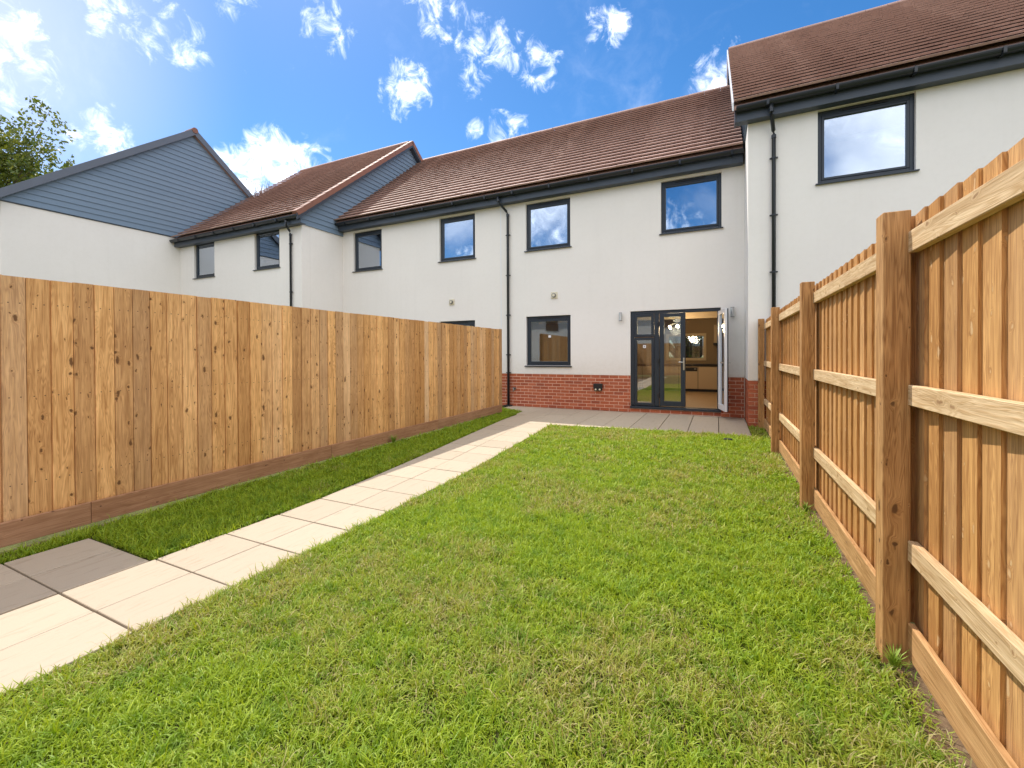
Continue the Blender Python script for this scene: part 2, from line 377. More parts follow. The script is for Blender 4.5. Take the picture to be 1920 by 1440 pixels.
# bedding under the slabs (dark joints)
bed = MB()
ys = [-6.0]+[a for a, _ in TL[:-2]]+[8.02]
for a, b in zip(ys, ys[1:]): bed.quad((pl(a), a, -.03), (pr(a), a, -.03), (pr(b), b, -.03), (pl(b), b, -.03))
bed.quad((-4.366, -6, -.03), (-3.52, -6, -.03), (-3.50, 1.6, -.03), (-4.366, 1.6, -.03))
M_joint = soil_mat('joint_soil', (.06, .045, .03), (.12, .09, .06))
path = struct('path', bed, M_joint)
bed = MB(); bed.poly([(.52, 8.29, -.03), (.52, 10.54, -.03), (-5.32, 10.54, -.03), (-5.32, 10.2, -.03), (-4.9, 10.0, -.03), (-4.28, 9.6, -.03), (-4.13, 8.1, -.03), (-2.99, 8.02, -.03), (-1.1, 8.27, -.03)])
patio = struct('patio', bed, M_joint)
def slab(par, pts, gapx=.006, gapy=.012, z=.0):
    c = Vector((sum(p[0] for p in pts)/len(pts), sum(p[1] for p in pts)/len(pts), 0))
    q = []
    for p in pts:
        dx = p[0]-c.x; dy = p[1]-c.y
        q.append(((dx-math.copysign(gapx/2, dx)), (dy-math.copysign(gapy/2, dy)), 0))
    mb = MB(); mb.extr([(a, b, -.035) for a, b, _ in q], (0, 0, .035))
    o = add('paving_slab', mb, M_slab, par, (c.x, c.y, z+random.uniform(-.0015, .0015)))
    o.rotation_euler = (random.uniform(-.0015, .0015), random.uniform(-.0015, .0015), 0); bevel(o, .003, 1); return o
J = [-5.83, -5.37, -4.91, -4.45, -3.99, -3.53, -3.07, -2.61, -2.14, -1.67, -1.2, -.73, -.26, .215, .69, 1.15, 1.626, 2.095, 2.545, 2.999]
while J[-1] < 7.6: J.append(J[-1]+.457)
J[-1] = 8.05
for a, b in zip(J, J[1:]):
    slab(path, [(pl(a), a), (pm(a), a), (pm(b), b), (pl(b), b)]); slab(path, [(pm(a), a), (pr(a), a), (pr(b), b), (pm(b), b)])
for a, b in zip(J[6:16], J[7:17]):
    b_ = min(b, 1.6)
    slab(path, [(-4.366, a), (-3.945, a), (-3.94, b_), (-4.366, b_)]); slab(path, [(-3.945, a), (pl(a)-.012, a), (pl(b_)-.012, b_), (-3.94, b_)])
front = [(-5.4, 10.25), (-4.9, 10.0), (-4.285, 9.6), (-4.2841, 8.07), (-3.0, 8.03), (-2.26, 8.09), (-1.1, 8.26), (-.5, 8.29), (.53, 8.295)]
fy = lambda x: interp(front, x)
xs = [.52-.507*k for k in range(12)]
for k, (x1, x0) in enumerate(zip(xs, xs[1:])):
    if x0 > -4.2:
        if x0 < -2.3:
            ym = 9.25+.02*(k)
            slab(patio, [(x0, max(fy(x0), 8.06)), (x1, fy(x1)), (x1, ym), (x0, ym)]); slab(patio, [(x0, ym), (x1, ym), (x1, 10.535), (x0, 10.535)])
        else: slab(patio, [(x0, fy(x0)), (x1, fy(x1)), (x1, 10.535), (x0, 10.535)], .012, .006)
    elif x1 > -4.28:
        slab(patio, [(x0, fy(x0)), (-4.2, fy(-4.2)+1.0), (x1, 9.3), (x1, 10.535), (x0, 10.535)])
        slab(patio, [(-4.14, 8.07), (x1, 8.07), (x1, 9.27), (-4.2, 9.0)])
    else: slab(patio, [(x0, fy(x0)), (x1, fy(x1)), (x1, 10.535), (x0, 10.535)])
# turf soil
lawn = MB(); lawn.poly([(-2.68, -6, -.02)]+[(x-.01, y, -.02) for y, x in TR]+[(-1.1, 8.25, -.02), (.51, 8.28, -.02), (.51, 9.36, -.02), (.80, 9.36, -.02), (.80, -6, -.02)])
struct('lawn', lawn, M_soil)
strip = MB(); strip.poly([(-4.64, 1.61, -.02), (-3.50, 1.61, -.02)]+[(x+.005, y, -.02) for y, x in TL[3:]]+[(-4.9, 10.0, -.02), (-5.32, 10.2, -.02), (-5.32, 9.4, -.02), (-4.64, 9.3, -.02)])
strip.poly([(-4.64, -6, -.02), (-4.36, -6, -.02), (-4.36, 1.61, -.02), (-4.64, 1.61, -.02)])
struct('lawn_strip', strip, M_soil)

# ------------------------------------------------------------------ houses
def wall_open(x0, x1, z0, z1, y, th, holes, top=None):
    """wall in the XZ plane facing -Y with rectangular holes; reveals included"""
    mb = MB()
    X = sorted({x0, x1}|{h[0] for h in holes}|{h[1] for h in holes}); Z = sorted({z0, z1}|{h[2] for h in holes}|{h[3] for h in holes})
    X = [x for x in X if x0 <= x <= x1]; Z = [z for z in Z if z0 <= z <= z1]
    def hole(a, b):
        return any(h[0]-1e-6 <= a and b[0] <= h[1]+1e-6 and h[2]-1e-6 <= b[1] and b[2] <= h[3]+1e-6 for h in holes)
    for a, b in zip(X, X[1:]):
        for c, d in zip(Z, Z[1:]):
            if any(h[0] <= (a+b)/2 <= h[1] and h[2] <= (c+d)/2 <= h[3] for h in holes): continue
            mb.quad((a, y, c), (b, y, c), (b, y, d), (a, y, d)); mb.quad((a, y+th, c), (a, y+th, d), (b, y+th, d), (b, y+th, c))
    for h in holes:
        a, b, c, d = h
        c = max(c, z0)
        mb.quad((a, y, c), (a, y+th, c), (a, y+th, d), (a, y, d)); mb.quad((b, y, c), (b, y, d), (b, y+th, d), (b, y+th, c))
        mb.quad((a, y, d), (b, y, d), (b, y+th, d), (a, y+th, d))
        if h[2] > z0: mb.quad((a, y, c), (a, y+th, c), (b, y+th, c), (b, y, c))
    for a, b in zip(X, X[1:]):
        if not any(h[0] <= (a+b)/2 <= h[1] and h[2] <= z0 for h in holes): mb.quad((a, y, z0), (b, y, z0), (b, y+th, z0), (a, y+th, z0))
    mb.quad((x0, y, z1), (x0, y+th, z1), (x1, y+th, z1), (x1, y, z1))
    mb.quad((x0, y, z0), (x0, y, z1), (x0, y+th, z1), (x0, y+th, z0)); mb.quad((x1, y, z0), (x1, y+th, z0), (x1, y+th, z1), (x1, y, z1))
    return mb
def plain_faces(mb):   # keep normals as given for open shells
    return mb
def ring(mb, x0, x1, z0, z1, y0, y1, w, wt_=None, wb=None):
    wt_ = wt_ or w; wb = wb or w
    mb.box(x0, x0+w, y0, y1, z0, z1); mb.box(x1-w, x1, y0, y1, z0, z1)
    mb.box(x0+w, x1-w, y0, y1, z1-wt_, z1); mb.box(x0+w, x1-w, y0, y1, z0, z0+wb)
def window(par, x0, x1, z0, z1, y, sticker=False, glass=None, fr=.055, vent=True):
    mb = MB(); ring(mb, x0+.004, x1-.004, z0+.004, z1-.004, y+.065, y+.135, fr, fr+.035)
    w = wpart('window', mb, M_dark, par, .004)
    a, b, c, d = x0+fr+.006, x1-fr-.006, z0+fr+.006, z1-fr-.041
    mb = MB(); ring(mb, a, b, c, d, y+.055, y+.12, .042); wpart('sash', mb, M_dark, w, .006)
    mb = MB(); e = .036; mb.box(a+e, b-e, y+.088, y+.094, c+e, d-e); wpart('pane', mb, glass or M_glass, w)
    # glazing gasket, pale inner spacer
    mb = MB(); ring(mb, a+.038, b-.038, c+.038, d-.038, y+.0945, y+.104, .012); wpart('spacer_bar', mb, M_steel, w)
    mb = MB(); mb.hexa([(x0-.035, y-.045, z0-.036), (x1+.035, y-.045, z0-.036), (x1+.035, y+.064, z0-.02), (x0-.035, y+.064, z0-.02), (x0-.035, y-.045, z0-.012), (x1+.035, y-.045, z0-.012), (x1+.035, y+.064, z0+.004), (x0-.035, y+.064, z0+.004)])
    wpart('window_sill', mb, M_dark, w, .003)
    if vent:
        mb = MB(); cx = (x0+x1)/2; l = min(.32, (x1-x0)*.33); mb.box(cx-l, cx+l, y+.045, y+.0645, z1-.06, z1-.03); wpart('trickle_vent', mb, M_black, w, .004)
    if sticker:
        mb = MB(); cx = (a+b)/2+.02; cz = (c+d)/2+.13; mb.box(cx-.035, cx+.035, y+.084, y+.0865, cz-.03, cz+.03); wpart('sticker', mb, M_upvc, w)
    return w
GAUGE = .262
def roof(par, x0, x1, ye, ze, s, yr, m=M_tile, seedoff=0, ridge=True, left_ext=0, tw=.2):
    """front roof slope from the eave (ye, ze) to the ridge at yr: courses of tiles, back slope, ridge tiles"""
    th = math.atan(s); L = (yr-ye)/math.cos(th); n = int(round(L/GAUGE)); gg = L/n
    ud = Vector((0, math.cos(th), math.sin(th))); nn = Vector((0, -math.sin(th), math.cos(th)))
    variants = []
    for v_ in range(4):
        mb = MB(); r_ = random.Random(100*seedoff+v_); x = x0-(tw/2 if v_ % 2 else 0)
        while x < x1-.01:
            xa = max(x, x0)+.0015; xb = min(x+tw, x1)-.0015
            if xb-xa > .02:
                j = r_.uniform(-.0025, .0035); k = r_.uniform(-.004, .004); t_ = .056+j
                a0 = nn*.044+ud*k; a1 = nn*(.022+t_)+ud*(k+.004); b0 = nn*.0+ud*(gg+.03); b1 = nn*(.020+j)+ud*(gg+.03)
                mb.hexa([Vector((xa, 0, 0))+a0, Vector((xb, 0, 0))+a0, Vector((xb, 0, 0))+b0, Vector((xa, 0, 0))+b0,
                         Vector((xa, 0, 0))+a1, Vector((xb, 0, 0))+a1, Vector((xb, 0, 0))+b1, Vector((xa, 0, 0))+b1])
            x += tw
        me = mb.mesh('tile_course'); me.materials.append(m); variants.append(me)
    rf_mb = MB(); yb = 2*yr-ye
    zr = ze+s*(yr-ye)
    rf_mb.extr([(x0, ye+.03, ze-.02), (x0, yr, zr-.045), (x0, yb, ze-.02), (x0, yb, ze-.10), (x0, yr, zr-.16), (x0, ye+.03, ze-.10)], (x1-x0, 0, 0))
    rf = wpart('roof', rf_mb, M_tile, par)
    for k in range(n):
        p = Vector((0, ye, ze))+ud*(k*gg)
        add('tile_course', variants[(k*5+(k//2)) % 2+2*((k//3) % 2)], m, rf, p)
    if ridge:
        seg = 10; rr = .125; ln = .45; mb = MB(); ring_ = []
        for q in range(seg+1):
            t_ = math.pi*(q/seg); ring_.append((0, rr*math.cos(t_), rr*.78*math.sin(t_)))
        pts = ring_+[(0, y_*.84, z_*.84-.004) for _, y_, z_ in reversed(ring_)]
        mb.extr(pts, (ln-.006, 0, 0)); me = mb.mesh('ridge_tile'); me.materials.append(m)
        x = x0+.01
        while x < x1-.1:
            o = add('ridge_tile', me, m, rf, (x, yr, zr-.025+random.uniform(-.003, .003)))
            if x+ln > x1: o.scale.x = (x1-x)/ln
            x += ln
    return rf, zr
def eaves(par, x0, x1, yw, ye, ze, drop=.30):
    """fascia, soffit and half-round gutter"""
    zf = ze-drop
    mb = MB(); mb.box(x0, x1, ye+.13, ye+.155, zf, ze-.03); wpart('fascia', mb, M_fascia, par, .004)
    mb = MB(); mb.box(x0+.002, x1-.002, ye+.156, yw-.001, zf+.004, zf+.02); wpart('soffit', mb, M_fascia, par)
    mb = MB(); seg = 10; r = .066; yc = ye+.05; zc = ze-.055; A = []
    for q in range(seg+1):
        t_ = math.pi+math.pi*q/seg; A.append((x0, yc+r*math.cos(t_), zc+r*1.15*math.sin(t_)))
    B_ = [(x0, yc+(y_-yc)*.9, zc+(z_-zc)*.9+.0005) for _, y_, z_ in reversed(A)]
    mb.extr(A+B_, (x1-x0, 0, 0)); gt = wpart('gutter', mb, M_gut, par)
    mb = MB(); mb.box(x0, x1, yc-r-.008, yc-r+.004, zc-.012, zc+.006); wpart('gutter_lip', mb, M_gut, gt)
    x = x0+.5
    while x < x1:
        mb = MB(); mb.box(x-.02, x+.02, yc-r-.010, ye+.129, zc-r*1.15-.010, zc-r*1.15+.004); mb.box(x-.02, x+.02, yc-r-.014, yc-r-.002, zc-r*1.1, zc+.010); wpart('gutter_bracket', mb, M_gut, gt); x += 1.02
    mb = MB(); mb.extr([(x0-.004, yc-r, zc)]+[(x0-.004, a, b) for _, a, b in A]+[(x0-.004, yc+r, zc+.004)], (.004, 0, 0)); wpart('gutter_end', mb, M_gut, gt)
    mb = MB(); mb.extr([(x1, a, b) for _, a, b in A], (.004, 0, 0)); wpart('gutter_end', mb, M_gut, gt)
    return gt
def downpipe(par, xt, yt, zt, xb, yb, zb, zend, clips, r=.034):
    """outlet under the gutter, swan neck, straight pipe"""
    mb = MB(); mb.tube([(xt, yt, zt), (xt, yt, zt-.16), (xt+(xb-xt)*.15, yt+(yb-yt)*.15, zt-.22), (xt+(xb-xt)*.85, yt+(yb-yt)*.85, zb+.07), (xb, yb, zb), (xb, yb, zend)], r, 14)
    d = wpart('downpipe', mb, M_gut, par, smooth=True)
    for z in (zt-.15, zb-.03):
        x, y = (xt, yt) if z > zb else (xb, yb)
        mb = MB(); mb.tube([(x, y, z-.03), (x, y, z+.03)], r+.006, 14); wpart('pipe_socket', mb, M_gut, d, smooth=False)
    for z in clips:
        mb = MB(); mb.tube([(xb, yb, z-.014), (xb, yb, z+.014)], r+.006, 14); mb.box(xb-.06, xb+.06, yb+.012, yb+.03, z-.013, z+.013); mb.box(xb-.066, xb-.05, yb-.004, yb+.03, z-.01, z+.01); mb.box(xb+.05, xb+.066, yb-.004, yb+.03, z-.01, z+.01); wpart('pipe_clip', mb, M_gut, d)
    return d
_brick = {}
def bricks_x(par, x0, x1, z0, n, y, ch=.0797, skip=None, bl=.2165, phase=0.):
    """courses of bricks in a wall facing -Y; pieces proud of the recessed mortar"""
    for c in range(n):
        z = z0+c*ch+.005; x = x0-(bl+.0095)*(.5 if c % 2 else 0)-phase
        while x < x1:
            a = max(x, x0); b = min(x+bl, x1)
            if b-a > .03 and not (skip and skip(a, b, z)):
                L = round(b-a, 3); key = ('x', L)
                if key not in _brick:
                    mb = MB(); mb.box(0, L, 0, .06, 0, ch-.0105); _brick[key] = mb.mesh('brick'); _brick[key].materials.append(M_brick)
                add('brick', _brick[key], M_brick, par, (a, y+random.uniform(-.0015, .0015), z))
            x += bl+.0095
def bricks_y(par, x, y0, y1, z0, n, ch=.0797, bl=.2165):
    for c in range(n):
        z = z0+c*ch+.005; y = y0-(bl+.0095)*(.5 if c % 2 else 0)
        while y < y1:
            a = max(y, y0); b = min(y+bl, y1)
            if b-a > .03:
                L = round(b-a, 3); key = ('y', L)
                if key not in _brick:
                    mb = MB(); mb.box(0, .06, 0, L, 0, ch-.0105); _brick[key] = mb.mesh('brick'); _brick[key].materials.append(M_brick)
                add('brick', _brick[key], M_brick, par, (x+random.uniform(-.0015, .0015), a, z))
            y += bl+.0095
def shell(par, x0, x1, y0, y1, z1, m=M_roomd, floors=(2.62, 5.35), left=True, right=True, back=True):
    """side and rear walls plus floors, so that the rooms behind the panes are closed"""
    mb = MB()
    if left: mb.box(x0+.001, x0+.12, y0, y1, 0, z1)
    if right: mb.box(x1-.12, x1-.001, y0, y1, 0, z1)
    if back: mb.box(x0+.12, x1-.12, y1-.2, y1-.001, 0, z1)
    wpart('wall', mb, M_render, par)
    mb = MB()
    for z in floors: mb.box(x0+.121, x1-.121, y0+.3, y1-.201, z, z+.1)
    wpart('room_ceiling', mb, m, par)
    mb = MB(); mb.box(x0+.121, x1-.121, y0+2.6, y0+2.7, 2.73, 5.34); wpart('room_wall', mb, m, par)

def clad_x(par, xw, th, ya, yb, z0, yr, zr, s, board=.152, face=+1, clip=None):
    """lap boards over a gable wall facing +X (face=1) or -X; the gable apex is (yr, zr)"""
    z = z0; k = 0
    while z < zr-.06:
        zt = min(z+board+.012, zr-.02)
        h0 = (zr-z)/s; h1 = max((zr-zt)/s, .01)
        a0, b0, a1, b1 = max(yr-h0, ya), min(yr+h0, yb), max(yr-h1, ya), min(yr+h1, yb)
        if clip: a0, a1, b0, b1 = clip(z, zt, a0, a1, b0, b1)
        if b0-a0 > .03 and b1 > a1:
            f = face; mb = MB()
            xo0 = xw+f*(th+.026); xo1 = xw+f*(th+.002); xi = xw+f*.002
            mb.hexa([(xo0, a0, z), (xo0, b0, z), (xi, b0, z), (xi, a0, z), (xo1, a1, zt), (xo1, b1, zt), (xi, b1, zt), (xi, a1, zt)])
            wpart('cladding_board', mb, M_clad, par)
        z += board; k += 1
def barge(par, xv, ye, ze, yr, zr, s, w, h, m, dx=.03, up_=.01, name='bargeboard', right=True):
    """sloping board along the verge in plane X=xv; h deep, dx thick"""
    mb = MB(); sl_ = [(ye, ze), (yr, zr)]
    mb.hexa([(xv, ye, ze-h+up_), (xv+dx, ye, ze-h+up_), (xv+dx, yr, zr-h+up_), (xv, yr, zr-h+up_), (xv, ye, ze+up_), (xv+dx, ye, ze+up_), (xv+dx, yr, zr+up_), (xv, yr, zr+up_)])
    wpart(name, mb, m, par, .003)
    if right:
        yb = 2*yr-ye; mb = MB()
        mb.hexa([(xv, yr+.001, zr-h+up_), (xv+dx, yr+.001, zr-h+up_), (xv+dx, yb, ze-h+up_), (xv, yb, ze-h+up_), (xv, yr+.001, zr+up_), (xv+dx, yr+.001, zr+up_), (xv+dx, yb, ze+up_), (xv, yb, ze+up_)])
        wpart(name, mb, m, par, .003)

S = .82
# --- middle house with the open patio doors
YD = 10.54; XE = .52
H2 = thing('terraced_house', 'white rendered house with open patio doors and red brick base facing the lawn', 'house', (-2.4, YD, 0), 'terraced houses in the row')
op = [(-4.595, -3.368, 4.13, 5.37), (-1.186, .075, 4.165, 5.37), (-4.595, -3.368, 1.10, 2.39), (-1.885, .06, -.01, 2.405)]
PX = -5.33
mbw = wall_open(PX+.001, XE-.001, .878, 5.45, YD, .3, [op[0], op[1], op[2], (-1.885, .06, .87, 2.405)])
wpart('front_wall', mbw, M_render, H2)
bw = MB(); bw.box(PX+.001, -1.886, YD+.0085, YD+.3, 0, .877); bw.box(.061, XE-.001, YD+.0085, YD+.3, 0, .877); bw.box(-1.886, .061, YD+.012, YD+.3, 0, .10)
bwo = wpart('brick_base', bw, M_mortar, H2)
bricks_x(bwo, PX+.002, -1.888, 0, 11, YD+.004); bricks_x(bwo, .063, XE-.012, 0, 11, YD+.004, phase=.05); bricks_x(bwo, -1.885, .06, .012, 1, YD+.006)
for x0, x1, z0, z1 in op[:2]: window(H2, x0, x1, z0, z1, YD)
window(H2, *op[2], YD, sticker=True, glass=M_glassG)
rf2, zr2 = roof(H2, PX, .47, 10.2, 5.70, S, 14.80, seedoff=1)
eaves(H2, PX, .485, YD, 10.2, 5.70, .28)
mb = MB()  # side and rear walls, ground floor ceiling
for bx in ((PX+.001, PX+.12, YD+.3, 16.6, 0, 5.4), (XE-.12, XE-.001, YD+.3, 16.6, 0, 5.4)): mb.box(*bx)
wpart('wall', mb, M_room, H2)
rw = wall_open(PX+.121, XE-.121, 0, 5.4, 16.3, .25, [(-1.6, -.42, 1.21, 2.03)]); wpart('rear_wall', rw, M_room, H2)
mb = MB(); mb.box(PX+.121, XE-.121, YD+.301, 16.299, 2.56, 2.68); wpart('room_ceiling', mb, M_ceil, H2)
mb = MB(); mb.box(PX+.121, XE-.121, YD+.301, 16.299, 5.3, 5.39); wpart('loft_floor', mb, M_roomd, H2)
mb = MB(); mb.box(PX+.121, XE-.121, 13.2, 13.3, 2.69, 5.29); wpart('room_wall', mb, M_roomd, H2)
mb = MB(); mb.box(PX+.121, XE-.121, 12.9, 13.0, 2.36, 2.559); wpart('ceiling_beam', mb, M_ceil, H2)
mb = MB(); mb.box(PX+.121, XE-.121, YD+.15, 16.3, -.02, .115); wpart('room_floor', mb, M_floor, H2)
# rear kitchen window
mb = MB(); ring(mb, -1.66, -.36, 1.15, 2.09, 16.27, 16.3, .09); kw = wpart('window', mb, M_oak, H2, .004)
mb = MB(); mb.box(-1.6, -.42, 16.4, 16.41, 1.21, 2.03); wpart('pane', mb, M_glassG, kw)
# patio door set
mb = MB(); y0, y1 = YD+.03, YD+.10
mb.box(-1.88, -1.80, y0, y1, .17, 2.40); mb.box(-1.80, .055, y0, y1, 2.33, 2.40); mb.box(-.015, .055, y0, y1, .17, 2.33)
mb.box(-1.345, -1.235, y0, y1, .17, 2.33); mb.hexa([(-1.89, y0-.06, .10), (.065, y0-.06, .10), (.065, y1, .11), (-1.89, y1, .11), (-1.89, y0-.06, .15), (.065, y0-.06, .15), (.065, y1, .17), (-1.89, y1, .17)])
DR = wpart('patio_door', mb, M_dark, H2, .005)
mb = MB(); ring(mb, -1.795, -1.35, .175, 1.775, y0-.012, y1-.01, .058); ring(mb, -1.795, -1.35, 1.79, 2.325, y0-.014, y1-.01, .062); wpart('side_light_frame', mb, M_dark, DR, .006)
mb = MB(); mb.box(-1.745, -1.40, y0+.03, y0+.036, .22, 1.73); wpart('pane', mb, M_glassG, DR)
mb = MB(); mb.box(-1.74, -1.405, y0+.03, y0+.036, 1.84, 2.27); wpart('pane', mb, M_glassG, DR)
mb = MB(); mb.box(-1.60, -1.535, y0+.026, y0+.029, 1.53, 1.60); wpart('sticker', mb, M_upvc, DR)
mb = MB(); mb.box(-1.572, -1.564, y0+.0245, y0+.0258, 1.545, 1.585); mb.box(-1.585, -1.55, y0+.0245, y0+.0258, 1.561, 1.568); wpart('sticker_print', mb, M_fascia, DR)
mb = MB(); ring(mb, -1.225, -.665, .18, 2.325, y0-.016, y1-.012, .10, .085, .115); wpart('door_leaf', mb, M_dark, DR, .008)
mb = MB(); mb.box(-1.13, -.76, y0+.026, y0+.032, .29, 2.245); wpart('pane', mb, M_glassG, DR)
for z in (.42, 1.22, 2.08):
    mb = MB(); mb.box(-1.262, -1.222, y0-.034, y0-.002, z-.055, z+.055); wpart('hinge', mb, M_black, DR, .006)
mb = MB(); mb.box(-.715, -.683, y0-.026, y0-.0165, 1.02, 1.30); mb.tube([(-.70, y0-.027, 1.2), (-.70, y0-.065, 1.2), (-.78, y0-.07, 1.2), (-.81, y0-.068, 1.2)], .009, 8); wpart('handle', mb, M_steel, DR, .002)
# open leaf: own frame, hinged on the right jamb and swung outwards past square
OL = bpy.data.objects.new('door_leaf', None)
hx, hy = .045, y0-.005; ang = math.atan2(-.60, .135)
ca, sa = math.cos(ang), math.sin(ang)
def leafpart(name, bx, m, par, bev=.004):
    mb = MB()
    for b_ in bx: mb.box(*b_)
    mb.v = [(hx+x*ca-y*sa, hy+x*sa+y*ca, z) for x, y, z in mb.v]
    return wpart(name, mb, m, par, bev)
def rg(x0, x1, z0, z1, y0_, y1_, w, wt2, wb2): return [(x0, x0+w, y0_, y1_, z0, z1), (x1-w, x1, y0_, y1_, z0, z1), (x0+w, x1-w, y0_, y1_, z1-wt2, z1), (x0+w, x1-w, y0_, y1_, z0, z0+wb2)]
# local x along the leaf, local y = +: outer side faces +X ... inner (white) side faces -X
LF = leafpart('door_leaf', rg(.0, .60, .18, 2.325, -.0, .022, .10, .085, .115), M_dark, DR); LF['label'] = 'open patio door leaf, white on its inner side'
def side(y): return y
DRL = LF
mbp = rg(.002, .598, .182, 2.323, -.045, -.001, .098, .083, .113)
off = absloc(LF)
leafpart('inner_frame', mbp, M_upvc, DR)
leafpart('pane', [(.095, .505, -.014, -.008, .29, 2.245)], M_glassG, DR, 0)
leafpart('inner_handle', [(.53, .565, -.058, -.046, 1.02, 1.30), (.54, .555, -.095, -.058, 1.19, 1.21), (.43, .555, -.10, -.088, 1.19, 1.21)], M_steel, DR, .002)
leafpart('outer_handle', [(.53, .565, .023, .032, 1.02, 1.30), (.54, .555, .032, .07, 1.19, 1.21), (.43, .555, .062, .074, 1.19, 1.21)], M_steel, DR, .002)
# wall fittings
for x, z0, z1 in ((-2.105, 2.19, 2.375), (.285, 2.19, 2.39)):
    mb = MB(); mb.box(x-.025, x+.025, YD-.03, YD-.001, (z0+z1)/2-.03, (z0+z1)/2+.03); wl = wpart('wall_light', mb, M_dsteel, H2)
    mb = MB(); mb.tube([(x, YD-.065, z0), (x, YD-.065, z1)], .036, 20); wpart('lamp_tube', mb, M_steel, wl, .003)
    mb = MB(); mb.tube([(x, YD-.065, z0-.004), (x, YD-.065, z0+.006)], .038, 20); mb.tube([(x, YD-.065, z1-.006), (x, YD-.065, z1+.004)], .038, 20); wpart('lamp_rim', mb, M_dsteel, wl)
def vent(par, x, z, y):
    mb = MB(); mb.box(x-.09, x+.09, y-.018, y-.001, z-.085, z+.085); v_ = wpart('flue_vent', mb, M_cream, par, .008)
    mb = MB(); mb.tube([(x, y-.065, z), (x, y-.019, z)], .052, 18); wpart('flue_pipe', mb, M_dsteel, v_)
    mb = MB(); mb.tube([(x, y-.072, z), (x, y-.066, z)], .036, 18); wpart('flue_cap', mb, M_cream, v_)
vent(H2, -3.80, 2.905, YD)
mb = MB(); mb.box(-2.77, -2.55, YD-.075, YD-.001, .535, .665); sk = wpart('socket_box', mb, M_black, H2, .01)
mb = MB(); mb.box(-2.755, -2.565, YD-.06, YD-.004, .49, .534); wpart('socket_base', mb, M_black, sk, .004)
for x in (-2.71, -2.61):
    mb = MB(); mb.tube([(x, YD-.079, .525), (x, YD-.061, .525)], .021, 14); wpart('cable_cap', mb, M_cream, sk)
mb = MB(); mb.tube([(-4.94, YD-.001, .47), (-4.94, YD-.07, .47), (-4.94, YD-.09, .44), (-4.94, YD-.09, .40)], .014, 10); mb.box(-4.965, -4.915, YD-.055, YD-.035, .485, .51); mb.box(-4.975, -4.905, YD-.012, YD-.002, .435, .505); wpart('garden_tap', mb, M_dsteel, H2)
downpipe(H2, -5.27, 10.25, 5.63, -5.10, YD-.05, 5.16, .02, (4.6, 3.52, 2.45, 1.38, .9))
mb = MB(); mb.box(-5.2, -5.0, YD-.16, YD-.005, -.0, .035); wpart('drain_surround', mb, M_black, H2, .006)

# --- neighbour with the narrower windows
XJ = -11.2
H2b = thing('terraced_house', 'white neighbour house between the blue gable and the middle downpipe, behind the left fence', 'house', (-8.2, YD, 0), 'terraced houses in the row')
opb = [(-10.716, -9.531, 4.11, 5.37), (-7.35, -6.148, 4.11, 5.37), (-7.36, -6.165, 1.10, 2.36)]
wpart('front_wall', wall_open(XJ+.001, PX-.003, .0, 5.45, YD+.004, .3, opb), M_render, H2b)
for h in opb: window(H2b, *h, YD+.004, glass=M_glass)
roof(H2b, XJ, PX-.002, 10.2, 5.70, S, 14.80, seedoff=2)
eaves(H2b, XJ-.05, PX-.005, YD, 10.2, 5.70, .28)
shell(H2b, XJ+.002, PX-.003, YD+.31, 19.6, 5.4)
vent(H2b, -6.93, 2.905, YD+.004)
mb = MB(); mb.box(PX-.016, PX+.008, YD-.004, YD-.0005, .878, 5.42); wpart('render_bead', mb, M_upvc, H2b)

# --- house on the left that steps forward
Y1 = 8.978; X0 = -17.5
H1 = thing('terraced_house', 'white house stepping forward with a blue clad gable over the low red roof, further left', 'house', (-14.4, Y1, 0), 'terraced houses in the row')
op1 = [(-16.65, -15.475, 4.11, 5.37), (-13.37, -12.18, 4.125, 5.37)]
wpart('front_wall', wall_open(X0+.002, XJ-.001, 0, 5.30, Y1, .3, op1), M_render, H1)
for h in op1: window(H1, *h, Y1)
R1y, R1e = 8.65, 5.52; R1r = 13.95
rf1, zr1 = roof(H1, X0+.17, XJ+.06, R1y, R1e, S, R1r, seedoff=3)
eaves(H1, X0+.02, XJ+.19, Y1, R1y, R1e, .26)
mb = MB(); mb.box(XJ-.3, XJ, Y1+.301, YD+.3, 0, 5.30); wpart('return_wall', mb, M_render, H1)
shell(H1, X0+.002, XJ-.002, Y1+.31, 19, 5.25)
mb = MB(); mb.extr([(XJ-.2, R1y+.25, 5.31), (XJ-.2, R1r, zr1-.10), (XJ-.2, 2*R1r-R1y-.25, 5.31)], (.2, 0, 0)); g1 = wpart('gable', mb, M_clad, H1)
clad_x(g1, XJ, .016, Y1-.1, 19, 5.30, R1r, zr1-.13, S, .158)
barge(H1, XJ+.19, R1y+.01, R1e+.0, R1r, zr1+.0, S, .2, .20, M_fascia, .028, .0)
mb = MB(); d_ = (XJ+.06)
mb.hexa([(XJ+.02, R1y+.2, R1e-.19+.2*S), (XJ+.189, R1y+.2, R1e-.19+.2*S), (XJ+.189, R1r, zr1-.19), (XJ+.02, R1r, zr1-.19), (XJ+.02, R1y+.2, R1e-.17+.2*S), (XJ+.189, R1y+.2, R1e-.17+.2*S), (XJ+.189, R1r, zr1-.17), (XJ+.02, R1r, zr1-.17)])
mb.hexa([(XJ+.02, R1r, zr1-.19), (XJ+.189, R1r, zr1-.19), (XJ+.189, 2*R1r-R1y-.2, R1e-.19+.2*S), (XJ+.02, 2*R1r-R1y-.2, R1e-.19+.2*S), (XJ+.02, R1r, zr1-.17), (XJ+.189, R1r, zr1-.17), (XJ+.189, 2*R1r-R1y-.2, R1e-.17+.2*S), (XJ+.02, 2*R1r-R1y-.2, R1e-.17+.2*S)])
wpart('verge_soffit', mb, M_fascia, H1)
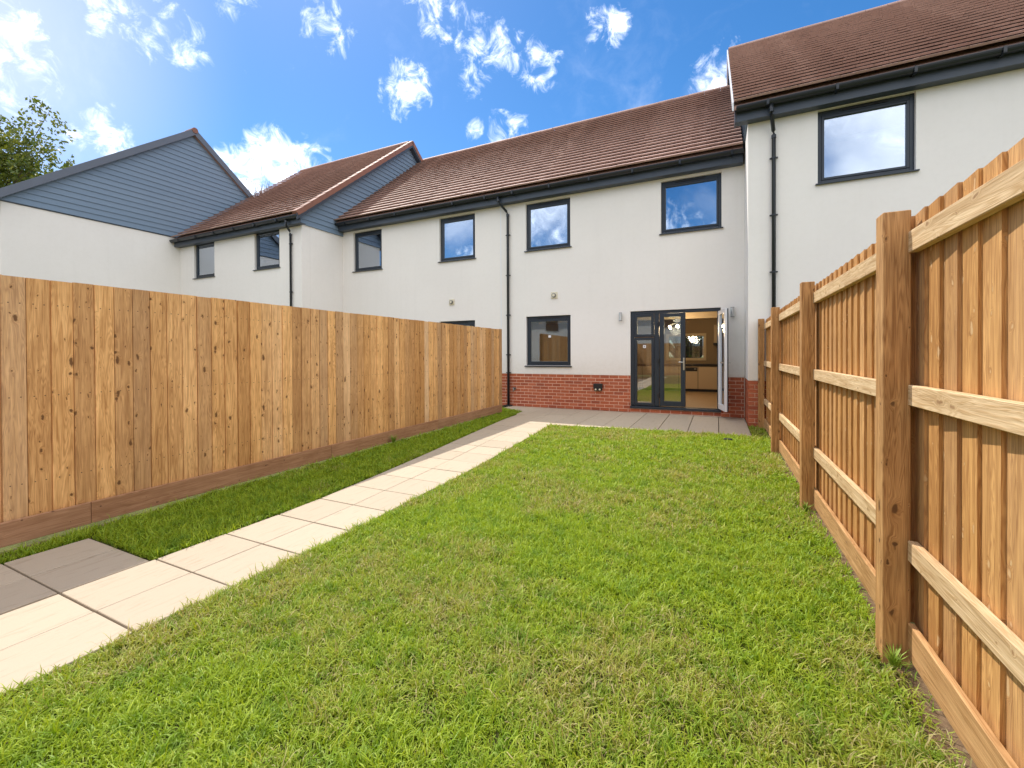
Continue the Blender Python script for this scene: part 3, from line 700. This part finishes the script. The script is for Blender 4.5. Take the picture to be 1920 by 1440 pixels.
# red verge tiles along the gable edge, both slopes
th = math.atan(S); Lv = (R1r-R1y)/math.cos(th); nv = 20
mb = MB(); gl_ = Lv/nv
mb.hexa([(0, 0, -.09), (.20, 0, -.09), (.20, gl_, -.10), (0, gl_, -.10), (0, 0, .058), (.20, 0, .052), (.20, gl_+.02, .040), (0, gl_+.02, .046)])
vm = mb.mesh('verge_tile'); vm.materials.append(M_ridge)
for k in range(nv):
    add('verge_tile', vm, M_ridge, H1, (XJ+.035, R1y+math.cos(th)*k*gl_, R1e+.01+math.sin(th)*k*gl_), (th, 0, 0))
    add('verge_tile', vm, M_ridge, H1, (XJ+.035+.20, 2*R1r-R1y-math.cos(th)*k*gl_, R1e+.01+math.sin(th)*k*gl_), (th, 0, math.pi))
downpipe(H1, -11.52, 8.70, 5.44, -11.62, Y1-.05, 5.05, .02, (4.75, 3.3, 1.8), .032)

# --- far left house: gable end towards the gardens
AY, AZ = 9.42, 9.66; EY = 4.35; SE = .80; EZ = AZ-SE*(AY-EY)
H0 = thing('gable_house', 'white house end wall with a big blue grey boarded gable, at the far left', 'house', (-21, AY, 0), 'terraced houses in the row')
mb = MB(); mb.box(-26, X0, EY+.3, 2*AY-EY-.3, 0, 5.62); wpart('side_wall', mb, M_render, H0)
mb = MB(); mb.extr([(-25.9, EY+.3, 5.625), (-25.9, AY, AZ-.22), (-25.9, 2*AY-EY-.3, 5.625)], (8.4, 0, 0)); g0 = wpart('gable', mb, M_clad, H0)
clad_x(g0, X0, .016, EY+.1, 14.6, 5.63, AY, AZ-.12, SE, .172)
mb = MB(); mb.box(X0, X0+.022, EY+.28, 2*AY-EY-.3, 5.600, 5.628); wpart('cladding_trim', mb, M_fascia, H0)
mb = MB(); mb.extr([(-26.2, EY, EZ-.02), (-26.2, AY, AZ-.02), (-26.2, 2*AY-EY, EZ-.02), (-26.2, 2*AY-EY, EZ-.12), (-26.2, AY, AZ-.16), (-26.2, EY, EZ-.12)], (8.85, 0, 0)); r0 = wpart('roof', mb, M_tile, H0)
th0 = math.atan(SE); ln0 = (AY-EY)/math.cos(th0); n0 = 20
for sgn in (1, -1):
    mb = MB(); x = 0
    while x < 8.6: mb.hexa([(x, 0, 0), (x+.197, 0, 0), (x+.197, ln0/n0+.03, 0), (x, ln0/n0+.03, 0), (x, 0, .05), (x+.197, 0, .05), (x+.197, ln0/n0+.03, .02), (x, ln0/n0+.03, .02)]); x += .2
    tm = mb.mesh('tile_course'); tm.materials.append(M_tile)
    for k in range(n0):
        yy = EY+math.cos(th0)*k*ln0/n0; 
        add('tile_course', tm, M_tile, r0, (-26 if sgn > 0 else -17.4, yy if sgn > 0 else 2*AY-yy, EZ-.02+math.sin(th0)*k*ln0/n0), (th0, 0, 0 if sgn > 0 else math.pi))
barge(H0, X0+.135, EY, EZ, AY, AZ, SE, .2, .25, M_barge, .03, .085)
mb = MB(); mb.hexa([(X0+.02, EY, EZ-.16), (X0+.134, EY, EZ-.16), (X0+.134, AY, AZ-.16), (X0+.02, AY, AZ-.16), (X0+.02, EY, EZ-.14), (X0+.134, EY, EZ-.14), (X0+.134, AY, AZ-.14), (X0+.02, AY, AZ-.14)]); wpart('verge_soffit', mb, M_fascia, H0)
mb = MB(); mb.tube([(X0-.3, AY, AZ+.0), (X0+.19, AY, AZ+.0)], .10, 14); wpart('ridge_end_tile', mb, M_ridge, H0)
mb = MB(); mb.tube([(-26, AY, AZ+.0), (X0-.31, AY, AZ+.0)], .095, 14); wpart('ridge_tiles', mb, M_tile, H0)

# --- right house, stepping forward, taller
Y3 = 9.367
H3 = thing('terraced_house', 'taller white house on the right rising above the near fence with one wide upstairs window', 'house', (4, Y3, 0), 'terraced houses in the row')
w3 = (1.615, 2.965, 4.427, 5.727)
wpart('front_wall', wall_open(XE, 8.5, .878, 5.80, Y3, .3, [w3]), M_render, H3)
window(H3, *w3, Y3, fr=.06)
mb = MB(); mb.box(XE, XE+.3, Y3+.301, YD+.3, .878, 5.80); mb.box(XE, XE+.3, YD+.3, 16, 5.4, 5.80); wpart('return_wall', mb, M_render, H3)
mb = MB(); mb.box(XE+.012, 8.5, Y3+.012, Y3+.3, 0, .877); mb.box(XE+.012, XE+.3, Y3+.3, YD+.2, 0, .877); b3 = wpart('brick_base', mb, M_mortar, H3)
bricks_x(b3, XE+.002, 1.4, 0, 11, Y3+.004); bricks_y(b3, XE+.003, Y3+.07, YD-.002, 0, 11)
R3e, R3y, R3r = 6.01, 9.05, 14.15; XV = .245
rf3, zr3 = roof(H3, XV+.03, 9.2, R3y, R3e, S, R3r, seedoff=4)
eaves(H3, XV+.07, 8.9, Y3, R3y, R3e, .28)
shell(H3, XE+.3, 8.5, Y3+.31, 18.6, 5.78)
mb = MB(); mb.extr([(XE+.005, Y3+.02, 5.805), (XE+.005, R3r, zr3-.16), (XE+.005, 18.5, 5.805)], (.2, 0, 0)); g3 = wpart('gable', mb, M_clad, H3)
clad_x(g3, XE+.005, .016, Y3, 18.4, 5.81, R3r, zr3-.12, S, .158, -1)
barge(H3, XV, R3y+.01, R3e, R3r, zr3, S, .2, .16, M_upvc, .026, .045, 'white_verge')
mb = MB()
for sg in (1, -1):
    f_ = (lambda y: y) if sg > 0 else (lambda y: 2*R3r-y)
    P = [(XV+.03, f_(R3y+.17), R3e-.18+.17*S), (XE-.012, f_(R3y+.17), R3e-.18+.17*S), (XE-.012, f_(R3r-.001), zr3-.18), (XV+.03, f_(R3r-.001), zr3-.18)]
    mb.hexa(P+[(a, b, c+.03) for a, b, c in P])
wpart('verge_soffit', mb, M_fascia, H3)
mb = MB(); mb.box(XV+.07, XE, R3y+.156, Y3-.002, R3e-.275, R3e-.26); mb.extr([(XV+.045, R3y+.12, R3e-.28), (XV+.045, Y3+.05, R3e-.28), (XV+.045, Y3+.05, R3e+.0), (XV+.045, R3y+.12, R3e-.04)], (.022, 0, 0)); wpart('eaves_box_end', mb, M_fascia, H3, .003)
downpipe(H3, .875, 9.10, 5.93, .935, Y3-.05, 5.42, .02, (5.0, 3.95, 2.9, 1.8))

# ------------------------------------------------------------------ kitchen behind the doors
kc = thing('kitchen_unit', 'run of cream base cupboards with black worktop inside the open patio doors', 'kitchen units', (-1.8, 15.9, .115))
mb = MB(); mb.box(-3.6, .38, 15.72, 16.28, .20, .97); wpart('carcass', mb, M_shadow_gap, kc)  # dark brown paints shade into the gaps between the cupboard doors
mb = MB(); mb.box(-3.6, .38, 15.78, 16.28, .116, .199); wpart('plinth', mb, M_dark, kc)
mb = MB(); mb.box(-3.62, .385, 15.66, 16.29, .972, 1.035); wpart('worktop', mb, M_black, kc, .004)
x = -3.6
while x < .3:
    mb = MB(); mb.box(x+.008, x+.592, 15.695, 15.719, .21, .955); d_ = wpart('cupboard_door', mb, M_cab, kc, .004)
    mb = MB(); mb.box(x+.48, x+.55, 15.67, 15.694, .87, .885); wpart('handle', mb, M_steel, d_)
    x += .6
mb = MB(); mb.box(-.98, -.62, 15.688, 15.694, .80, .93); wpart('oven_panel', mb, M_black, kc)
wc = thing('wall_cupboard', 'cream wall cupboard with a dark hood beside the kitchen window', 'cupboard', (.1, 16.1, 1.5))
mb = MB(); mb.box(-.12, .38, 15.95, 16.28, 1.75, 2.35); wpart('carcass', mb, M_cab, wc, .005)
mb = MB(); mb.box(-.14, .38, 15.90, 16.27, 1.66, 1.745); wpart('hood', mb, M_black, wc, .005)
pd = thing('pendant_light', 'small lit pendant with several warm bulbs hanging behind the closed door glass', 'ceiling light', (-1.02, 12.3, 2.56))
mb = MB(); mb.tube([(-1.02, 12.3, 2.18), (-1.02, 12.3, 2.558)], .008, 8); wpart('stem', mb, M_steel, pd)
for k in range(5):
    a = k*1.2566; x, y = -1.02+.17*math.cos(a), 12.3+.17*math.sin(a); z = 2.10+.02*math.sin(k*2.2)
    mb = MB(); mb.tube([(-1.02, 12.3, 2.2), (x, y, z+.05)], .006, 6); wpart('arm', mb, M_steel, pd)
    mb = MB(); mb.tube([(x, y, z-.03), (x, y, z-.015), (x, y, z+.015), (x, y, z+.035)], [.008, .026, .028, .012], 10); wpart('bulb', mb, M_bulb, pd, smooth=True)
dl = thing('downlight', 'round recessed ceiling spotlight glowing above the patio doors', 'ceiling light', (-1.12, 13.9, 2.56))
mb = MB(); mb.tube([(-1.12, 13.9, 2.545), (-1.12, 13.9, 2.558)], .05, 18); wpart('rim', mb, M_steel, dl)
mb = MB(); mb.tube([(-1.12, 13.9, 2.541), (-1.12, 13.9, 2.544)], .035, 18); wpart('lens', mb, M_bulb, dl)
for nm, loc, e in (('pendant_glow', (-1.02, 12.3, 2.0), 7), ('downlight_glow', (-1.12, 13.9, 2.45), 7)):
    l = bpy.data.lights.new(nm, 'POINT'); l.energy = e; l.color = (1, .74, .44); l.shadow_soft_size = .12
    o = bpy.data.objects.new(nm, l); COL.objects.link(o); o.location = loc

# ------------------------------------------------------------------ fences
_bm = {}
def board_mesh(w, t0, t1, L, key):
    if key not in _bm:
        mb = MB()
        if key[0] == 'L':      # rebated edge: the next board laps over the tongue and leaves a groove
            mb.extr([(0, .002, 0), (.002, 0, 0), (.1245, 0, 0), (.1262, .002, 0), (.1262, .011, 0), (w, .011, 0), (w, .0165, 0), (0, .018, 0)], (0, 0, L))
            _bm[key] = mb.mesh('board'); return _bm[key]
        mb.hexa([(0, 0, 0), (w, 0, 0), (w, t1, 0), (0, t0, 0), (0, 0, L), (w, 0, L), (w, t1, L), (0, t0, L)])
        _bm[key] = mb.mesh('board')
    return _bm[key]
# left fence: smooth side towards the lawn (plane X=-4.686)
LFn = thing('timber_fence', 'long left fence of knotty upright boards with a brown board along its foot', 'fence', (-4.7, 4, 0), 'garden fences')
y = -5.9; k = 0
while y < 9.12:
    w = .132+random.uniform(-.003, .003)
    me = board_mesh(.146, .018, .007, 1.84, ('L',)); 
    if not me.materials: me.materials.append(M_wL)
    o = add('board', me, M_wL, LFn, (-4.690+random.uniform(-.003, .003), y, .152+random.uniform(-.004, .003)), (0, random.uniform(-.0015, .0015), math.pi/2+.02+random.uniform(-.018, .018)))
    y += w; k += 1
y = -5.9
for L in (2.05, 2.05, 1.9, 1.62, 2.45, 2.45, 2.65):
    y2 = min(y+L, 9.2)
    mb = MB(); mb.box(-.09, .085, -.0125, .0125, 0, y2-y-.004); o = add('gravel_board', mb, M_grav, LFn, (-4.668, y, .112), (R(-90), 0, R(0)))
    o.rotation_euler = Matrix(((0, 1, 0), (0, 0, 1), (1, 0, 0))).to_euler(); o.scale = (1, 1, 1); bevel(o, .003, 1)
    y = y2
for yp in (-5.6, -3.4, -1.2, 1.0, 3.2, 5.4, 7.6, 9.24):
    mb = MB(); mb.box(-.05, .05, -.05, .05, 0, 2.0); o = add('post', mb, M_post, LFn, (-4.735 if yp > 9 else -4.80, yp, 0)); bevel(o, .004, 1)
for z in (.45, 1.1, 1.8):
    mb = MB(); mb.box(-.04, .04, -.02, .02, 0, 15.0); o = add('rail', mb, M_rail, LFn, (-4.735, -5.9, z)); o.rotation_euler = Matrix(((0, 1, 0), (0, 0, 1), (1, 0, 0))).to_euler()

# right fence: rail side towards the lawn
RFn = thing('timber_fence', 'right fence showing its thick posts and pale rails in front of the boards', 'fence', (.8, 4, 0), 'garden fences')
PY = [-5.95, -3.85, -1.75, .37, 2.50, 4.62, 7.02, 9.20]
pm_ = MB(); pm_.box(0, .10, 0, .10, -.1, 2.035); pme = pm_.mesh('post')
for yp in PY:
    o = add('post', pme, M_post, RFn, (.677, yp, random.uniform(-.004, .004))); bevel(o, .005, 2)
ROT = Matrix(((0, 1, 0), (0, 0, 1), (1, 0, 0))).to_euler()     # local Z runs along world Y, local X up
for a, b in zip(PY, PY[1:]):
    ya, yb = a+.101, b-.001
    for zc, h in ((1.888, .095), (1.208, .09), (.515, .09)):
        mb = MB(); mb.box(-h/2, h/2, -.018, .018, 0, yb-ya); o = add('rail', mb, M_rail, RFn, (.783, ya, zc+random.uniform(-.003, .003))); o.rotation_euler = ROT; bevel(o, .003, 1)
    mb = MB(); mb.box(-.0775, .0775, -.0125, .0125, 0, yb-ya); o = add('gravel_board', mb, M_gravR, RFn, (.779, ya, .115)); o.rotation_euler = ROT; bevel(o, .003, 1)
y = -6.0
while y < 9.25:
    me = board_mesh(.158, .014, .007, 1.87, ('R',))
    if not me.materials: me.materials.append(M_wR)
    # thin edge tucked behind the thick edge of the next board
    o = add('board', me, M_wR, RFn, (.816+random.uniform(-.001, .001), y, .155+random.uniform(-.004, .004)), (0, 0, math.pi/2-.045+random.uniform(-.006, .006)))
    y += .1405+random.uniform(-.003, .003)
# fence and houses behind the camera, seen only in the panes
BF = thing('timber_fence', 'plain close board fence closing the garden behind the viewpoint, seen only in the door glass', 'fence', (-2, -6.0, 0), 'garden fences')
x = -4.7
while x < .85:
    me = board_mesh(.146, .016, .008, 1.84, ('L',)); add('board', me, M_wL, BF, (x, -6.02, .155), (0, 0, random.uniform(-.02, .02))); x += .135
mb = MB(); mb.box(-4.7, .85, -6.04, -6.0, .05, .2); wpart('gravel_board', mb, M_grav, BF)
HB = thing('terraced_house', 'row of white houses with tiled roof across the gardens, seen only reflected in the panes', 'house', (-6, -18, 0), 'terraced houses in the row')
mb = MB(); mb.box(-30, 16, -26, -18, 0, 5.0); wpart('wall', mb, M_render, HB)
mb = MB(); mb.extr([(-30.3, -17.6, 5.0), (-30.3, -22, 9), (-30.3, -26.4, 5.0)], (46.6, 0, 0)); wpart('roof', mb, M_tile, HB)
for x in (-27, -23.5, -19, -15, -11.5, -8, -4.5, -1, 3, 7, 11):
    for z in (1.0, 3.6):
        mb = MB(); mb.box(x, x+1.2, -17.995, -17.95, z, z+1.25); wpart('window', mb, M_dark, HB)

# ------------------------------------------------------------------ grass
def fbm(x, y, f, seed):
    r = np.random.default_rng(seed); o = np.zeros_like(x)
    for k in range(7):
        a = r.uniform(0, 2*np.pi); w = f*(1.0+.6*k); o += np.sin(w*(x*np.cos(a)+y*np.sin(a))+r.uniform(0, 7)+1.3*np.sin(.7*w*(y*np.cos(a)-x*np.sin(a))+r.uniform(0, 7)))/(1+.35*k)
    return o/3.2
def make_grass(name, label, pts_fn, bands, seed, hmul=1.0, lush=0.):
    r = np.random.default_rng(seed); BX, BY, AZ_ = [], [], []; SC = []
    for (ya, yb, dens, wscale) in bands:
        x0, x1 = pts_fn(None, None); n = int(dens*(yb-ya)*(x1-x0)); nt = n//14
        tx = r.uniform(x0, x1, nt); ty = r.uniform(ya, yb, nt)
        x = np.repeat(tx, 10)+r.normal(0, .012, nt*10); y = np.repeat(ty, 10)+r.normal(0, .012, nt*10)
        az = np.arctan2(y-np.repeat(ty, 10), x-np.repeat(tx, 10))+r.normal(0, .5, nt*10)
        m2 = n-nt*10; x = np.concatenate([x, r.uniform(x0, x1, m2)]); y = np.concatenate([y, r.uniform(ya, yb, m2)]); az = np.concatenate([az, r.uniform(-np.pi, np.pi, m2)])
        BX.append(x); BY.append(y); AZ_.append(az); SC.append(np.full(len(x), wscale))
    x = np.concatenate(BX); y = np.concatenate(BY); az = np.concatenate(AZ_); sc = np.concatenate(SC)
    keep = pts_fn(x, y); thin = fbm(x, y, 2.1, 5)
    keep &= r.uniform(0, 1, len(x)) < np.clip(1.15-.35*np.clip(thin, 0, 1.5), .4, 1)
    x, y, az, sc, thin = x[keep], y[keep], az[keep], sc[keep], thin[keep]; n = len(x)
    hn = fbm(x, y, 5.0, 11); h2 = fbm(x, y, 17.0, 12)
    L = (.044+.013*hn+.014*h2)*hmul*r.lognormal(0, .34, n); L = np.clip(L, .014, .12)
    lean = np.clip(r.normal(.95, .40, n), .1, 1.75); curl = r.uniform(-.2, 1.5, n)
    az = az+.35*fbm(x, y, 7, 14)
    wd = (.0019+.0010*r.uniform(0, 1, n))*sc
    T = np.array([0, .35, .7, 1.0]); P = np.zeros((n, 4, 3)); P[:, 0, 0] = x; P[:, 0, 1] = y; P[:, 0, 2] = -.02
    ang = lean*.35; tw = az.copy()
    for s in range(1, 4):
        seg = (T[s]-T[s-1])*(L+.012); 
        P[:, s, 0] = P[:, s-1, 0]+seg*np.sin(ang)*np.cos(tw); P[:, s, 1] = P[:, s-1, 1]+seg*np.sin(ang)*np.sin(tw); P[:, s, 2] = P[:, s-1, 2]+seg*np.cos(ang)
        ang = ang+lean*.45+curl*.30; tw = tw+r.normal(0, .35, n)
    P[:, 1:, 2] = np.maximum(P[:, 1:, 2], -.012+.006*r.uniform(0, 1, (n, 3)))
    fa = az+np.pi/2+r.normal(0, .5, n); sx = np.cos(fa)*wd; sy = np.sin(fa)*wd
    V = np.zeros((n, 7, 3)); wid = [1.0, .95, .65]
    for s in range(3):
        V[:, 2*s] = P[:, s]; V[:, 2*s, 0] -= sx*wid[s]; V[:, 2*s, 1] -= sy*wid[s]
        V[:, 2*s+1] = P[:, s]; V[:, 2*s+1, 0] += sx*wid[s]; V[:, 2*s+1, 1] += sy*wid[s]
    V[:, 6] = P[:, 3]
    base = (np.arange(n)*7)[:, None]
    F = np.concatenate([(base+np.array(q)[None, :]) for q in ((0, 1, 3), (0, 3, 2), (2, 3, 5), (2, 5, 4), (4, 5, 6))], 1).reshape(-1)
    me = bpy.data.meshes.new(name); me.vertices.add(n*7); me.vertices.foreach_set('co', V.reshape(-1))
    me.loops.add(len(F)); me.loops.foreach_set('vertex_index', F.astype(np.int32)); nf = len(F)//3
    me.polygons.add(nf); me.polygons.foreach_set('loop_start', (np.arange(nf)*3).astype(np.int32)); me.polygons.foreach_set('loop_total', np.full(nf, 3, np.int32))
    me.update(); me.shade_smooth()
    a = me.attributes.new('rnd', 'FLOAT', 'POINT'); a.data.foreach_set('value', np.repeat(r.uniform(0, 1, n), 7).astype(np.float32))
    a = me.attributes.new('tip', 'FLOAT', 'POINT'); a.data.foreach_set('value', np.tile(np.array([0, 0, .35, .35, .7, .7, 1.], np.float32), n))
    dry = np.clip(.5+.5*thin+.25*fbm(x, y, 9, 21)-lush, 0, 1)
    a = me.attributes.new('dry', 'FLOAT', 'POINT'); a.data.foreach_set('value', np.repeat(dry, 7).astype(np.float32))
    me.materials.append(M_grass); o = bpy.data.objects.new(name, me); COL.objects.link(o); o['kind'] = 'stuff'; tag(o, label, 'grass')
    print(name, n, 'blades', nf, 'tris'); return o
def grass_mat():
    m, t, b = mat('lawn_grass'); out = t.nodes['Material Output']
    A = lambda n_: N(t, 'ShaderNodeAttribute', attribute_name=n_).outputs['Fac']
    rnd, tip, dry = A('rnd'), A('tip'), A('dry')
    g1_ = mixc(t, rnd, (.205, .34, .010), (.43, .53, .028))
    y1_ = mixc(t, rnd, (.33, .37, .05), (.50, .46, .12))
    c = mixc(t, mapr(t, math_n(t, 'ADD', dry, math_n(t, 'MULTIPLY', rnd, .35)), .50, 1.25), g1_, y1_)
    gp = N(t, 'ShaderNodeNewGeometry').outputs['Position']; tn_ = noise(t, gp, 7.5, 4, .6)
    c = mixc(t, mapr(t, tn_.outputs[0], .47, .66, 0, .62), c, (.10, .25, .008))
    straw = mapr(t, math_n(t, 'ADD', math_n(t, 'MULTIPLY', dry, .5), rnd), 1.12, 1.25)
    c = mixc(t, straw, c, (.52, .42, .22))
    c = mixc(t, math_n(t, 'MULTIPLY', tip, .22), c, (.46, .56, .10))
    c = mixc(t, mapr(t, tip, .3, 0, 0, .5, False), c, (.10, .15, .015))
    lk(t, c, b.inputs['Base Color']); b.inputs['Roughness'].default_value = .5; b.inputs['Specular IOR Level'].default_value = .35
    tr = N(t, 'ShaderNodeBsdfTranslucent'); lk(t, mixc(t, 1.0, c, (1.15, 1.1, .5), 'MULTIPLY'), tr.inputs[0])
    mx = N(t, 'ShaderNodeMixShader'); mx.inputs[0].default_value = .38; lk(t, b.outputs[0], mx.inputs[1]); lk(t, tr.outputs[0], mx.inputs[2]); lk(t, mx.outputs[0], out.inputs[0])
    return m
M_grass = grass_mat()
_ty = np.array([a for a, _ in TR]); _tx = np.array([b for _, b in TR]); _ly = np.array([a for a, _ in TL]); _lx = np.array([b for _, b in TL])
def main_lawn(x, y):
    if x is None: return (-3.05, .80)
    e = np.interp(y, _ty, _tx)+.008*np.sin(y*9)+.006*np.sin(y*31)
    yf = np.interp(x, [-3.0, -2.26, -1.1, -.5, .53], [8.02, 8.08, 8.25, 8.28, 8.285])
    bare = (x > .70+.05*np.sin(y*5)+.03*np.sin(y*17))&(np.sin(y*3.1)+.5*np.sin(y*11) > -.6)&(y < 6)
    return (x > e)&((y < yf)|((x > .53)&(y < 9.35)))&(x < .765)&~(bare&(rng.uniform(0, 1, len(x)) < .8))
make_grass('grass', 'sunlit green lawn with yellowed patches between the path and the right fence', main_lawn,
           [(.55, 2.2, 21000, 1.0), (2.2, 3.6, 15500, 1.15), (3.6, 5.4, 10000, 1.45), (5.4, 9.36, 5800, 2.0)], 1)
def strip_lawn(x, y):
    if x is None: return (-5.3, -3.45)
    e = np.interp(y, _ly, _lx)-.012
    ly = np.interp(x, [-5.3, -4.9, -4.28], [10.15, 9.95, 9.55])
    return (x < e-.005*np.sin(y*23))&(x > np.where(y > 9.35, -5.3, -4.640+.012*np.sin(y*7)+.012*np.sin(y*19)+.06*(y < 2.3)))&(y < ly)&((y > 1.62)|(x < -4.385))
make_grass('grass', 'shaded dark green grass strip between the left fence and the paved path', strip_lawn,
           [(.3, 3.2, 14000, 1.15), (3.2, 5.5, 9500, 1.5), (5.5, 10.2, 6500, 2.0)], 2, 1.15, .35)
# scraps and tufts
def tuft(x, y, n, L, label):
    r = random.Random(int(x*100+y)); mb = MB()
    for k in range(n):
        a = r.uniform(0, 6.28); l = L*r.uniform(.6, 1.2); le = r.uniform(.2, .7); w = .0022
        p0 = Vector((0, 0, 0)); p1 = Vector((math.cos(a)*l*le*.4, math.sin(a)*l*le*.4, l*.6)); p2 = Vector((math.cos(a)*l*le*1.1, math.sin(a)*l*le*1.1, l*.85))
        s_ = Vector((-math.sin(a)*w, math.cos(a)*w, 0)); mb.quad(p0-s_, p0+s_, p1+s_, p1-s_); mb.poly([p1-s_, p1+s_, p2])
    me = mb.mesh('weed_tuft'); me.materials.append(M_weed); o = bpy.data.objects.new('weed_tuft', me); COL.objects.link(o); o.location = (x, y, -.015); tag(o, label, 'weed')
M_weed = simple('weed_leaf', (.20, .30, .02), .6, var=.3, scale=40)
tuft(-4.58, 5.3, 140, .17, 'dark green weed clump growing against the middle of the left fence foot')
tuft(.70, 2.43, 90, .11, 'long grass clump at the foot of the nearest right fence post')
tuft(.70, 4.55, 70, .10, 'small grass clump at the foot of the second right fence post')
mb = MB(); mb.hexa([(-.075, -.03, 0), (.07, -.05, 0), (.085, .02, 0), (-.05, .04, 0), (-.06, -.02, .022), (.05, -.035, .03), (.07, .01, .018), (-.04, .03, .02)])
o = add('plastic_scrap', mb, M_black, None, (.14, 7.75, .012), (0, .05, .2)); bevel(o, .008, 2); tag(o, 'small black scrap lying in the grass near the patio corner', 'scrap')
# dry soil along the left fence foot, pebbly
mb = MB(); r = random.Random(5); y = -1.5
while y < 6.5:
    mb.quad((-4.655, y, -.012), (-4.50+r.uniform(-.05, .03), y, -.014), (-4.50+r.uniform(-.05, .03), y+.2, -.014), (-4.655, y+.2, -.012)); y += .2
struct('soil_strip', mb, M_dirt)
mb = MB(); y = .0
while y < 6.5:
    mb.quad((.70, y, -.014), (.81, y, -.006), (.81, y+.2, -.006), (.70, y+.2, -.014)); y += .2
struct('soil_strip', mb, soil_mat('brown_soil', (.10, .06, .03), (.22, .14, .08)))
def clods(label, n, xr, yr_, m, s0, s1, seed):
    r = random.Random(seed); mb = MB()
    for _ in range(n):
        x, y, s = r.uniform(*xr), r.uniform(*yr_), r.uniform(s0, s1); a = r.uniform(0, 3.14); c_, s_ = math.cos(a), math.sin(a)
        P = [(-s, -s*.6), (s*.9, -s*.7), (s, s*.5), (-s*.8, s*.7)]
        P = [(x+px*c_-py*s_, y+px*s_+py*c_) for px, py in P]
        mb.hexa([(px, py, -.02) for px, py in P]+[(x+(px-x)*.6, y+(py-y)*.6, -.02+s*r.uniform(.5, 1.1)) for px, py in P])
    me = mb.mesh('soil_clods'); me.materials.append(m); o = bpy.data.objects.new('soil_clods', me); COL.objects.link(o); o['kind'] = 'stuff'; tag(o, label, 'soil')
clods('dry pale clods and chippings along the foot of the left fence', 900, (-4.655, -4.50), (-1.4, 6.5), M_dirt, .006, .02, 3)
clods('brown clods along the foot of the right fence', 900, (.69, .79), (.2, 6.8), M_dirt, .005, .016, 4)

# ------------------------------------------------------------------ trees
def leaf_mat():
    m, t, b = mat('tree_leaf'); out = t.nodes['Material Output']; g = N(t, 'ShaderNodeNewGeometry')
    c = mixc(t, g.outputs['Random Per Island'], (.07, .12, .02), (.22, .24, .04))
    lk(t, c, b.inputs['Base Color']); b.inputs['Roughness'].default_value = .5
    tr = N(t, 'ShaderNodeBsdfTranslucent'); lk(t, mixc(t, 1.0, c, (1.3, 1.2, .5), 'MULTIPLY'), tr.inputs[0])
    mx = N(t, 'ShaderNodeMixShader'); mx.inputs[0].default_value = .35; lk(t, b.outputs[0], mx.inputs[1]); lk(t, tr.outputs[0], mx.inputs[2]); lk(t, mx.outputs[0], out.inputs[0]); return m
M_leaf = leaf_mat(); M_bark = simple('bark', (.09, .065, .045), .9, var=.3, scale=12, bmp=.02)
def tree(x, y, H, rad, label, nl, seed, zlow, leaf=.13):
    T_ = thing('broadleaf_tree', label, 'tree', (x, y, 0)); r = random.Random(seed); nr = np.random.default_rng(seed)
    mb = MB(); c = Vector((x, y, (H+zlow)/2)); mb.tube([(x, y, -.1), (x+.2, y, H*.3), (x, y+.1, H*.55), (x+.1, y, H*.85)], [.32, .26, .17, .05], 10)
    tips = []
    for k in range(150):
        a = r.uniform(0, 6.283); e = math.asin(r.uniform(-.55, 1)); q = r.uniform(.70, 1.0)*(1+.14*math.sin(a*3+k))
        p = c+Vector((math.cos(a)*math.cos(e)*rad*q, math.sin(a)*math.cos(e)*rad*q, math.sin(e)*(H-zlow)/2*q))
        s = Vector((x, y, min(H*.8, zlow+r.uniform(0, 1)*(p.z-zlow)*.7))); mid = s.lerp(p, .5)+Vector((r.uniform(-.3, .3), r.uniform(-.3, .3), r.uniform(0, .4)))
        mb.tube([s, mid, p], [.06, .035, .008], 5, False); tips.append((mid, p))
    wpart('trunk', mb, M_bark, T_)
    # leaves in sprays along the outer branches
    pos = []
    for k in range(nl//14):
        mid, p = tips[r.randrange(len(tips))]; f = r.uniform(.05, 1.0)**.7
        b_ = mid.lerp(p, f)+Vector((r.gauss(0, .45), r.gauss(0, .45), r.gauss(0, .35)))
        d = Vector((r.gauss(0, 1), r.gauss(0, 1), r.gauss(.2, .5))).normalized()
        for q in range(14): pos.append(b_+d*(q*.055)+Vector((r.gauss(0, .07), r.gauss(0, .07), r.gauss(0, .07))))
    n = len(pos); P = np.array([tuple(p) for p in pos])-np.array([x, y, 0])
    a = nr.normal(0, 1, (n, 3)); a /= np.linalg.norm(a, axis=1)[:, None]; b2 = np.cross(a, nr.normal(0, 1, (n, 3))); b2 /= np.linalg.norm(b2, axis=1)[:, None]
    s = (leaf*nr.uniform(.6, 1.2, n))[:, None]
    V = np.stack([P-a*s*.5, P+b2*s*.28, P+a*s*.5, P-b2*s*.28], 1).reshape(-1, 3)
    me = bpy.data.meshes.new('crown'); me.from_pydata(V.tolist(), [], np.arange(n*4).reshape(-1, 4).tolist()); me.update(); me.materials.append(M_leaf)
    o = bpy.data.objects.new('crown', me); COL.objects.link(o); o.parent = T_
tree(-35.5, 7.6, 15.2, 7.0, 'leafy green tree behind the far left gable house', 70000, 3, 3.5, .21)
tree(-1.3, 20.5, 4.2, 1.8, 'small green tree seen through the kitchen and its rear window', 4000, 6, .6, .12)
tree(-33.3, 23.3, 15.6, 1.3, 'thin treetop just showing over the ridge of the left roofs', 260, 8, 11, .12)
